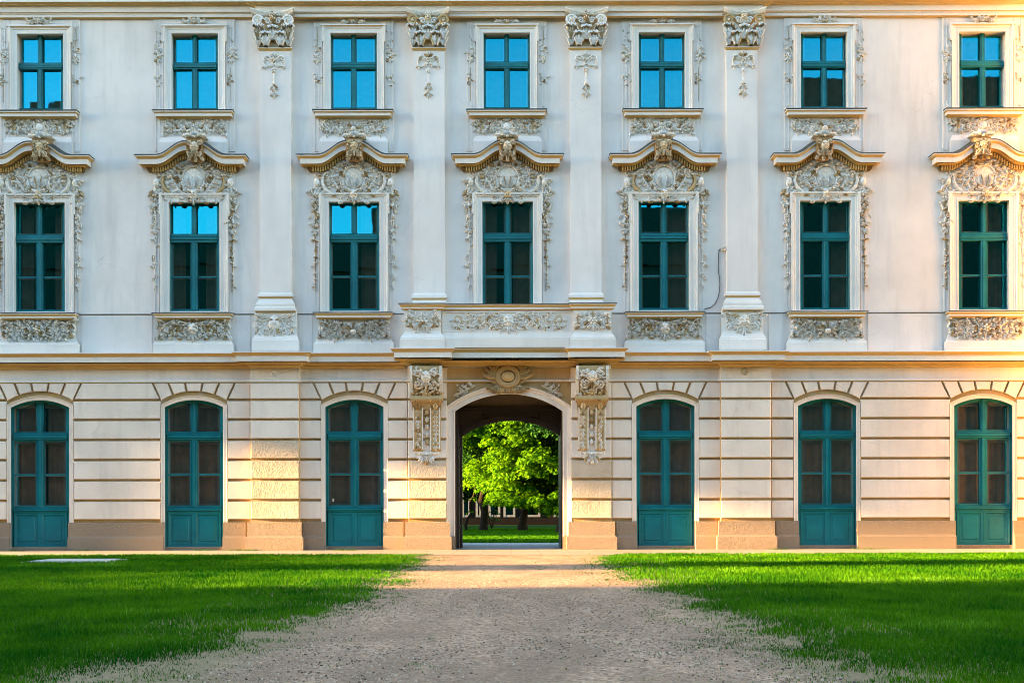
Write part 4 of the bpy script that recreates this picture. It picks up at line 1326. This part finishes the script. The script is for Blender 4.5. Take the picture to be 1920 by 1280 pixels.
O.build('gate_carving', M['darkwood'], gf, True, (0, 0, 0))
mb = MB()
mb.box(gx(853, .8), gx(853, .8) + .10, .72, yg + .9, .012, gz(770, .8))
for z in (.5, 1.5, 2.4): mb.box(gx(853, .8) + .10, gx(853, .8) + .125, .85, 1.6, z, z + .06)
mb.box(gx(853, .8) + .10, gx(853, .8) + .16, 1.0, 1.04, 1.05, 1.25)
mb.build('gate_leaf', M['darkwood'], PAL)
mb = MB()
mb.box(gx(1056, .8) - .06, gx(1056, .8) + .04, .72, yg + .9, .012, gz(770, .8))
mb.build('gate_leaf', M['darkwood'], PAL)

# ------------------------------------------------------------------ small things fixed on the facade
tc = bpy.data.curves.new('wall_cable', 'CURVE'); tc.dimensions = '3D'; tc.bevel_depth = .007; tc.bevel_resolution = 2
def curve_tube(name, pts, rad, mat, loc=None):
    me = MB(); n = len(pts); rows = []
    for i, p_ in enumerate(pts):
        a, b = Vector(pts[max(0, i - 1)]), Vector(pts[min(n - 1, i + 1)])
        t = (b - a).normalized(); u = t.cross(Vector((0, 1, 0))).normalized() if abs(t.y) < .95 else Vector((1, 0, 0)); v_ = t.cross(u)
        rows.append([tuple(Vector(p_) + (u * math.cos(q) + v_ * math.sin(q)) * rad) for q in [k * math.pi / 3 for k in range(6)]])
    me.grid(rows, closed=True)
    return me
cp = [(1355, 468), (1350, 469), (1348.5, 473), (1348, 485), (1347.5, 500), (1348, 512), (1350, 522), (1350.5, 535), (1349, 550), (1346, 562), (1341, 571), (1334, 577), (1326, 579.3), (1318, 579.5), (1312, 579)]
pts = []
for a, b in zip(cp[:-1], cp[1:]):
    for k in range(3): pts.append((fx(a[0] + (b[0] - a[0]) * k / 3), -.014, fz(a[1] + (b[1] - a[1]) * k / 3)))
c_ = curve_tube('wall_cable', pts, .009, None).build('wall_cable', M['cable'], None, True)
tag(c_, "thin grey cable looping down the wall from a small box to a window sill", "cable")
o = Orn(190); o.d = 0
bx = MB(); bx.tint = .6; bx.box(-.06, .065, -.07, 0, -.05, .05); o.merge(bx)
o.d = .06; o.dome(-.02, .02, .045, .04, .03); o.dome(.03, -.02, .04, .04, .03); o.dome(.035, .03, .03, .03, .03)
jb = o.build('junction_box', M['boxgrey'], None, False, (fx(1358.5), -.0, fz(467.5)))
tag(jb, "small pale lumpy junction box at the top end of the looping cable", "junction box")

# ------------------------------------------------------------------ ground
def sheet(name, x0, x1, y0, y1, z, mat, label=None):
    mb = MB(); mb.quad((x0, y0, z), (x1, y0, z), (x1, y1, z), (x0, y1, z))
    return tag(mb.build(name, mat), label, None, None, 'structure')
sheet('ground', -300, 300, -300, 300, -.012, M['soil'], "grassy ground reaching to the horizon")
sheet('lawn', -34, 34, -45, -3.35, -.004, M['soil'], "soil of the courtyard lawn under the grass")
sheet('gravel_path', -2.9, 2.9, -45, -3.30, 0.0, M['gravel'], "pale gravel path leading to the gateway")
sheet('pavement', -34, 34, -3.4, .62, .004, M['pave'], "strip of pale paving along the foot of the palace")
sheet('passage_floor', -2.4, 2.4, .60, PD, .008, M['pave2'], "grey paved floor of the gate passage")
sheet('garden_paving', -14, 14, PD - .1, 5.9, .004, M['pave2'], "grey paving behind the gateway")
sheet('garden_lawn', -60, 60, 5.8, 54, -.004, M['soil'], "soil of the garden lawn beyond the gateway")

# grass blades as one numpy mesh
rg = np.random.default_rng(5)
class VN:
    """cheap value noise"""
    def __init__(s, seed): s.g = np.random.default_rng(seed).random((256, 256))
    def __call__(s, x, y):
        xi, yi = np.floor(x).astype(int), np.floor(y).astype(int); fx_, fy_ = x - xi, y - yi
        fx_ = fx_ * fx_ * (3 - 2 * fx_); fy_ = fy_ * fy_ * (3 - 2 * fy_)
        g = lambda a, b: s.g[a % 256, b % 256]
        return (g(xi, yi) * (1 - fx_) + g(xi + 1, yi) * fx_) * (1 - fy_) + (g(xi, yi + 1) * (1 - fx_) + g(xi + 1, yi + 1) * fx_) * fy_
vn1, vn2 = VN(1), VN(2)

def blades(name, x, y, hgt, wid, tint, mat, z0=-.006):
    n = len(x)
    ang = rg.random(n) * 2 * math.pi; bend = rg.random(n) * .7 + .15; ba = rg.random(n) * 2 * math.pi
    cx, sx = np.cos(ang) * wid / 2, np.sin(ang) * wid / 2
    bx_, by_ = np.cos(ba) * bend * hgt, np.sin(ba) * bend * hgt
    V = np.zeros((n, 5, 3), np.float32)
    V[:, 0] = np.stack([x - cx, y - sx, np.full(n, z0)], 1); V[:, 1] = np.stack([x + cx, y + sx, np.full(n, z0)], 1)
    mx, my, mz = x + bx_ * .35, y + by_ * .35, z0 + hgt * .62
    V[:, 2] = np.stack([mx + cx * .8, my + sx * .8, mz], 1); V[:, 3] = np.stack([mx - cx * .8, my - sx * .8, mz], 1)
    V[:, 4] = np.stack([x + bx_, y + by_, z0 + hgt * (1 - .3 * bend)], 1)
    me = bpy.data.meshes.new(name)
    me.vertices.add(n * 5); me.vertices.foreach_set("co", V.ravel())
    base = np.arange(n)[:, None] * 5
    loops = np.concatenate([base + np.array([[0, 1, 2, 3]]), base + np.array([[3, 2, 4]])], 1).astype(np.int32).ravel()
    me.loops.add(n * 7); me.loops.foreach_set("vertex_index", loops)
    st = (np.arange(n)[:, None] * 7 + np.array([[0, 4]])).astype(np.int32).ravel()
    me.polygons.add(n * 2); me.polygons.foreach_set("loop_start", st)
    me.update(calc_edges=True)
    a = me.attributes.new("tint", 'FLOAT', 'FACE'); a.data.foreach_set("value", np.repeat(tint, 2).astype(np.float32))
    me.materials.append(mat)
    o = bpy.data.objects.new(name, me); COL.objects.link(o)
    return o

def path_edge(D):
    l = np.interp(D, [5, 5.9, 7.9, 11.1, 15.7, 21.5, 24], [2.45, 2.26, 1.85, 1.42, 1.50, 1.57, 2.0])
    r_ = np.interp(D, [5, 5.9, 7.9, 11.1, 15.7, 21.5, 24], [1.83, 1.81, 1.79, 1.68, 1.50, 1.51, 2.0])
    return l, r_
xs, ys, hs, ws, ts = [], [], [], [], []
for (D0, D1, dens, bw) in ((5.4, 8, 5200, .0045), (8, 12, 2600, .006), (12, 17, 1300, .009), (17, 23.7, 800, .013)):
    wx = .47 * D1 + .4
    n = int(dens * 2 * wx * (D1 - D0))
    x = (rg.random(n) * 2 - 1) * wx; D = D0 + rg.random(n) * (D1 - D0)
    l, r_ = path_edge(D)
    e = np.where(x < 0, -x - l, x - r_) + (vn1(x * 2.3 + 50, D * 2.3) - .5) * .5 + (vn2(x * 9 + 50, D * 9) - .5) * .35
    tuft = vn2(x * 7 + 9, D * 5 + 3) * .6 + vn1(x * 23, D * 17) * .4
    thin = np.clip((e + .75) / 1.1, 0, 1)
    prob = np.where(e > .35, 1.0, np.where(e > -.75, np.clip(thin ** 1.5 * (tuft > .66 - .42 * thin) + .02, 0, 1), np.where((e > -1.7) & (tuft > .76), .20, 0)))
    prob = prob * (1 - .35 * (vn1(x * 1.3 + 20, D * 1.1) > .74))
    keep = (rg.random(n) < prob) & (np.abs(x) < .47 * D + .4)
    keep &= ~((x > -8.72) & (x < -7.12) & (D > 20.3) & (D < 21.6))
    keep &= ~((D > 23.2) & (np.abs(x) < 1.7))
    x, D, e = x[keep], D[keep], e[keep]
    hh = (.028 + .035 * rg.random(len(x)) + .02 * vn1(x * 1.7, D * 1.7)) * np.clip(.45 + e * 1.2, .35, 1)
    xs.append(x); ys.append(D - DC); hs.append(hh); ws.append(bw * (.7 + .6 * rg.random(len(x))))
    tt = np.clip(.15 + .55 * rg.random(len(x)) + .6 * (vn1(x * .9, D * .9) - .45) + .5 * (vn2(x * 3.1, D * 2.3) - .5) - .25 * (e < .1), 0, 1); ts.append(tt)
n = 9000
x = (rg.random(n) * 2 - 1) * 13.5; yy_ = np.where(rg.random(n) < .45, -.30 - .08 * rg.random(n), -3.3 + .35 * rg.random(n) ** 2)
kp = (vn2(x * 2.1 + 99, yy_ * 2 + 99) > .60) & (np.abs(x) > 1.6)
x, yy_ = x[kp], yy_[kp]; n = len(x)
xs.append(x); ys.append(yy_); hs.append(.02 + .045 * rg.random(n)); ws.append(np.full(n, .012)); ts.append(rg.random(n))
g = blades('grass', *[np.concatenate(q) for q in (xs, ys, hs, ws, ts)], M['grass'])
tag(g, "short mown grass of the two courtyard lawns beside the gravel path", "grass", None, 'stuff')
n = 60000
x = (rg.random(n) * 2 - 1) * 6; y = 5.9 + rg.random(n) ** 1.3 * 30
g = blades('grass', x, y, .04 + .04 * rg.random(n), np.full(n, .03), rg.random(n), M['grass'])
tag(g, "grass of the garden lawn seen through the gateway", "grass", None, 'stuff')

# loose stones on the path
pb = MB()
nst = 34000
u = rg.random(nst); D = 5.3 + 11 * u ** 1.5; x = (rg.random(nst) * 2 - 1) * 2.3
for xx, dd in zip(x, D):
    r0 = .0028 + .0062 * rnd.random() ** 2.5
    if abs(xx) > 1.55 + .25 * max(0, 8 - dd) * .4 or math.sin(xx * 2.1 + dd * .7) + math.sin(dd * 1.9 - xx) < rnd.uniform(-1.6, .6): continue
    n0 = len(pb.v); pb.tint = rnd.random()
    a = rnd.uniform(0, 6)
    for k in range(5):
        q = a + k * 1.2566; rr = r0 * rnd.uniform(.75, 1.25)
        pb.v.append((xx + math.cos(q) * rr, dd - DC + math.sin(q) * rr, 0.0))
    for k in range(5):
        q = a + k * 1.2566 + .3; rr = r0 * rnd.uniform(.55, .85)
        pb.v.append((xx + math.cos(q) * rr, dd - DC + math.sin(q) * rr, r0 * .8))
    for k in range(5):
        pb.face(n0 + k, n0 + (k + 1) % 5, n0 + 5 + (k + 1) % 5, n0 + 5 + k)
    pb.face(*[n0 + 5 + k for k in range(5)])
mst, nn, pp = new_mat('loose_stone')
at = N(nn, "ShaderNodeAttribute"); at.attribute_name = "tint"
nn.links.new(ramp(nn, at.outputs["Fac"], [(0, (.06, .038, .022)), (.35, (.28, .18, .12)), (.75, (.46, .33, .23)), (1, (.60, .48, .37))]), pp.inputs["Base Color"])
pp.inputs["Roughness"].default_value = .9
tag(pb.build('gravel', mst), "loose pale stones strewn over the gravel path", "gravel", None, 'stuff')

mb = MB(); mb.box(-8.66, -7.18, -6.66, -5.45, -.05, .02)
mb.box(-8.56, -7.28, -6.56, -5.55, .0201, .032)
tag(mb.build('stone_slab', M['slab']), "flat pale stone slab lying in the left lawn near the leftmost arched window", "slab")

# ------------------------------------------------------------------ garden beyond the gateway
def limb(mb, p0, p1, r0, r1, seed, n=6, wob=.12):
    rr = random.Random(seed); rows = []
    p0, p1 = Vector(p0), Vector(p1)
    for i in range(n + 1):
        t = i / n; p_ = p0.lerp(p1, t) + Vector((rr.uniform(-wob, wob), rr.uniform(-wob, wob), 0)) * (0 if i in (0, n) else 1)
        r_ = r0 + (r1 - r0) * t
        rows.append([(p_.x + r_ * math.cos(k * .7854) * rr.uniform(.9, 1.1), p_.y + r_ * math.sin(k * .7854) * rr.uniform(.9, 1.1), p_.z) for k in range(8)])
    mb.grid(rows, closed=True)

def crown_mesh(name, clumps, leaves, lsz, mat, seed, droop=.3):
    """clumps = [(x,y,z,r)]: each is a drooping spray of leaf-sized faces"""
    g_ = np.random.default_rng(seed); Vs, T = [], []
    for (cx, cy, cz, cr) in clumps:
        n = int(leaves * (cr / .6) ** 2)
        d = g_.normal(size=(n, 3)); d /= np.linalg.norm(d, axis=1)[:, None]
        d[:, 2] = np.abs(d[:, 2]) * (g_.random(n) < .75) + d[:, 2] * (g_.random(n) >= .75) * .4
        rad = cr * (g_.random(n) ** .45)
        P_ = np.array([cx, cy, cz]) + d * rad[:, None] * np.array([1.15, 1.15, .75])
        P_[:, 2] -= droop * (np.hypot(P_[:, 0] - cx, P_[:, 1] - cy) / cr) ** 2 * cr
        nrm = d * .8 + np.array([0, 0, .55]) + g_.normal(size=(n, 3)) * .45
        nrm /= np.linalg.norm(nrm, axis=1)[:, None]
        t = np.cross(nrm, g_.normal(size=(n, 3))); t /= np.linalg.norm(t, axis=1)[:, None]
        b = np.cross(nrm, t)
        s_ = lsz * (.6 + .8 * g_.random(n))[:, None]
        V = np.stack([P_ - t * s_ * .5, P_ + b * s_ * .32 + nrm * s_ * .08, P_ + t * s_ * .6 - nrm * s_ * .12, P_ - b * s_ * .32 + nrm * s_ * .08], 1)
        Vs.append(V); T.append(np.clip(g_.random(n) * .6 + g_.random() * .4, 0, 1))
    V = np.concatenate(Vs).astype(np.float32); T = np.concatenate(T).astype(np.float32); n = len(V)
    me = bpy.data.meshes.new(name)
    me.vertices.add(n * 4); me.vertices.foreach_set("co", V.ravel())
    me.loops.add(n * 4); me.loops.foreach_set("vertex_index", np.arange(n * 4, dtype=np.int32))
    me.polygons.add(n); me.polygons.foreach_set("loop_start", np.arange(n, dtype=np.int32) * 4)
    me.update(calc_edges=True)
    a = me.attributes.new("tint", 'FLOAT', 'FACE'); a.data.foreach_set("value", T)
    me.materials.append(mat)
    return me

def tree(name, label, base, trunk_r, fork_z, clumps, leaves, lsz, mat, seed, lean=(0, 0), group=None):
    t = empty(name, base); tag(t, label, "tree", group)
    mb = MB(); top = (lean[0], lean[1], fork_z)
    limb(mb, (0, 0, -.1), top, trunk_r, trunk_r * .7, seed)
    limb(mb, (0, 0, -.1), (0, 0, .35), trunk_r * 1.5, trunk_r * 1.0, seed + 1, 3, 0)
    rr = random.Random(seed)
    for k in range(7):
        c = rr.choice(clumps)
        limb(mb, top, (c[0], c[1], c[2]), trunk_r * .42, .03, seed + 10 + k, 5, .1)
    mb.build('trunk', M['bark'], t, True)
    put(crown_mesh('crown', clumps, leaves, lsz, mat, seed), 'crown', t)
    return t

def cr(seed, n, cx, cy, cz, rx, ry, rz, r0, r1, low=-1.0):
    rr = random.Random(seed); out = []
    while len(out) < n:
        d = Vector((rr.gauss(0, 1), rr.gauss(0, 1), rr.gauss(0, 1))).normalized() * (rr.random() ** .33)
        if d.z < low: continue
        out.append((cx + d.x * rx, cy + d.y * ry, cz + d.z * rz, rr.uniform(r0, r1)))
    return out
# broad sunlit tree: stands right of the gate axis, crown hangs low in front
zlow = lambda x: 1.0 if x < .2 else max(.5, 1.0 - .32 * (x - .2))
rr = random.Random(12); cl = []
while len(cl) < 440:
    x, y, z = rr.uniform(-4.2, 6.5), rr.uniform(-3.6, 2.5), rr.uniform(1.2, 9.0)
    e = ((x - 1.2) / 5.2) ** 2 + (y / 3.8) ** 2 + ((z - 4.6) / 4.4) ** 2
    if e > 1 or e < .3 or z < zlow(x) + .35: continue
    if x < -1.5 and z < 3.8 and rr.random() < .75: continue
    cl.append((x, y, z, rr.uniform(.42, .85)))
cl += [(-1.3 + .38 * k, -3.1 + .3 * math.sin(k * 2.1), zlow(-1.3 + .38 * k) + .35 + .16 * math.sin(k * 1.7), .46) for k in range(11)]
cl += [(2.0, -3.2, 1.45, .42), (1.55, -3.2, 1.6, .4), (2.4, -3.1, 1.6, .45)]
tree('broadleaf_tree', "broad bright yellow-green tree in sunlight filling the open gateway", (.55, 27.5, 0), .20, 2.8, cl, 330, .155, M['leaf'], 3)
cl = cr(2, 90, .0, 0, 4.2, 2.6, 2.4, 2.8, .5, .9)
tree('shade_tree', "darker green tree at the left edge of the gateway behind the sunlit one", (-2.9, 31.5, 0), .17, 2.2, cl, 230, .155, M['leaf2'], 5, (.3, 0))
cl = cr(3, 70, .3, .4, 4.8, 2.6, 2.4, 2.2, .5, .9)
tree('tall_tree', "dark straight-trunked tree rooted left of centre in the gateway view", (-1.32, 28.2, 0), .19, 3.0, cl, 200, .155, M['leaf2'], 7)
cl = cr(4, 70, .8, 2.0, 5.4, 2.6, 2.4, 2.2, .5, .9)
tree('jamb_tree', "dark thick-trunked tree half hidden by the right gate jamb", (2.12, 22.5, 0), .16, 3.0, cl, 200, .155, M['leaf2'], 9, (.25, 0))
sh = empty('shrub', (-1.0, 33.0, 0)); tag(sh, "small blue-green shrub in front of the white far windows", "shrub")
mb = MB()
for k in range(5): limb(mb, (0, 0, 0), (.35 * math.cos(k * 1.3), .2 * math.sin(k * 1.3), .9 + .1 * k), .02, .008, 50 + k, 4, .03)
mb.build('stem', M['bark'], sh)
put(crown_mesh('leaves', [(.1, 0, .9, .35), (.3, 0, 1.3, .35), (-.2, 0, .6, .3), (.2, .1, .5, .3)], 90, .14, M['leaf2'], 60), 'foliage', sh)
for k, (x, y, lab) in enumerate(((-2.15, 29.0, "slender leaning trunk catching sun at the left of the gateway"),)):
    t = empty('slender_tree', (x, y, 0)); tag(t, lab, "tree")
    mb = MB(); limb(mb, (0, 0, -.05), (.35, 0, 1.7), .09, .06, 71); limb(mb, (.35, 0, 1.7), (.5, .2, 3.4), .06, .04, 72); mb.build('trunk', M['bark'], t, True)
    put(crown_mesh('crown', [(.4, 0, 2.2, .5), (.7, .2, 2.8, .6), (.2, .2, 3.2, .7), (.3, -.05, 1.5, .25), (.15, -.1, .9, .2)], 110, .16, M['leaf'], 73), 'crown', t)

YB = 53.0
fb = empty('garden_building', (0, YB, 0)); tag(fb, "dark brown building with white framed windows behind the garden trees", "building")
kx = lambda px: (px - 958) * (DC + YB) / (PX * DC)
kz = lambda py: HC + (960 - py) * (DC + YB) / (PX * DC)
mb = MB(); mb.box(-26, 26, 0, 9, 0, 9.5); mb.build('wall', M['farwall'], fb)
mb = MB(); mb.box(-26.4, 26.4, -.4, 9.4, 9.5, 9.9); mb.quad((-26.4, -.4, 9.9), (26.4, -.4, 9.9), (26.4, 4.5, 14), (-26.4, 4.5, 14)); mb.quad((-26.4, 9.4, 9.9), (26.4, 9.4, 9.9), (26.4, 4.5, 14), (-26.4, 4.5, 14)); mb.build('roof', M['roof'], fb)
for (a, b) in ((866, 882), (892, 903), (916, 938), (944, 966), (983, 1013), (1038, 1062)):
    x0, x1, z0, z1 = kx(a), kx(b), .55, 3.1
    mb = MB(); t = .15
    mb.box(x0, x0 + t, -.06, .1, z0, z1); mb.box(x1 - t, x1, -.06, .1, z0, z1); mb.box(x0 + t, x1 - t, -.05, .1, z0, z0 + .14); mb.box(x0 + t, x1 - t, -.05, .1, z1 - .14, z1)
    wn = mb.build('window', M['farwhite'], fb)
    mb = MB(); mb.quad((x0 + t, -.02, z0 + .14), (x1 - t, -.02, z0 + .14), (x1 - t, -.02, z1 - .14), (x0 + t, -.02, z1 - .14)); mb.build('pane', M['glass'], wn)
mb = MB(); mb.box(-.20, .20, -.15, .15, 0, .06); mb.box(-.16, .16, -.12, .12, .06, .50); mb.box(-.19, .19, -.15, .15, .50, .56)  # small blue object of unknown kind, modelled with base and lid
tag(mb.build('blue_object', M['blue'], None, False, (kx(979), YB - .5, .30)), "tiny blue object low between two white windows of the far building", "bin")
bpy.data.objects['blue_object'].location = (kx(979), YB - .5, 0)

# unseen hedges added left of the view to shade the foot of the trees
for (y0, y1, lab) in ((3.8, 8.2, "unseen short row of foliage added to shade the garden lawn near the palace"), (13.4, 50, "unseen long row of foliage added to shade the foot of the garden trees")):
    h_ = empty('shade_hedge', (-13.5, (y0 + y1) / 2, 0)); tag(h_, lab, "shade_hedge")
    mb = MB(); hl = (y1 - y0) / 2
    mb.box(-.5, .5, -hl + .1, hl - .1, 0, 2.8); mb.build('twigs', M['bark'], h_)
    n_ = int(hl * 2 / .55)
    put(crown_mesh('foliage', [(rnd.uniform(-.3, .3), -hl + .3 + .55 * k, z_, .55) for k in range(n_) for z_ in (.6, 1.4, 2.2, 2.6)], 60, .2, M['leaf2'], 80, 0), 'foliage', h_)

# ------------------------------------------------------------------ the rest of the courtyard (outside the frame: shades the lawn, shows in the panes)
def wing(name, label, boxes, mat, cat="building"):
    t = empty(name, (0, 0, 0)); tag(t, label, cat)
    mb = MB()
    for b in boxes: mb.box(*b)
    mb.build('wall', mat, t)
    return t
LW = wing('occluder_wing', "unseen left wing with openings shaped to cast light bands on the lawn", [  # added occluder: wall gaps sized for the sun strips
    (-46, -40, -3.6, 1, 0, 21), (-46, -40, -5.95, -3.6, 7.15, 21), (-41, -40, -12.0, -7.1, 0, 4.6),
    (-41, -40, -13.8, -12.0, 0, 9), (-41, -40, -18.3, -13.8, 0, 4.4), (-46, -40, -66, -18.3, 0, 15)], M['wingwall'])
RW = wing('side_wing', "sunlit ochre wing closing the right side of the courtyard", [(12.62, 20, -1.6, -.02, 0, 17)], M['warmwing'])
OW = wing('opposite_wing', "palace wing across the courtyard, mirrored darkly in the window panes", [
    (-70, -29, -68, -60, 0, 25.2), (-36.6, -34.0, -66, -60.5, 25, 32.4), (-29, -10.4, -68, -60, 0, 21.7), (-10.4, 17, -68, -60, 0, 24.0), (17, 70, -68, -58, 0, 33.0)], M['wingwall'])
mb = MB()
for z in (5.2, 12.0, 19.4): mb.box(-70, 17, -60, -59.7, z, z + .5)
mb.build('cornice', M['wingwall'], OW)
for k in range(14):
    mb = MB(); x = -60 + k * 5.6
    if x > 16: break
    for z in (1.2, 7.2, 13.4): mb.box(x - .8, x + .8, -60, -59.93, z, z + 3.2)
    mb.build('window', M['roof'], OW)
for (x, z, wd, hh) in ((-44, 25.2, 1.2, 2.0), (-6, 24.0, 2.4, 2.5), (4, 24.0, 1.2, 2.0)):
    mb = MB(); mb.box(x - wd, x + wd, -66, -63, z, z + hh); mb.box(x - wd - .15, x + wd + .15, -66.1, -62.9, z + hh, z + hh + .3); mb.build('chimney', M['roof'], OW)
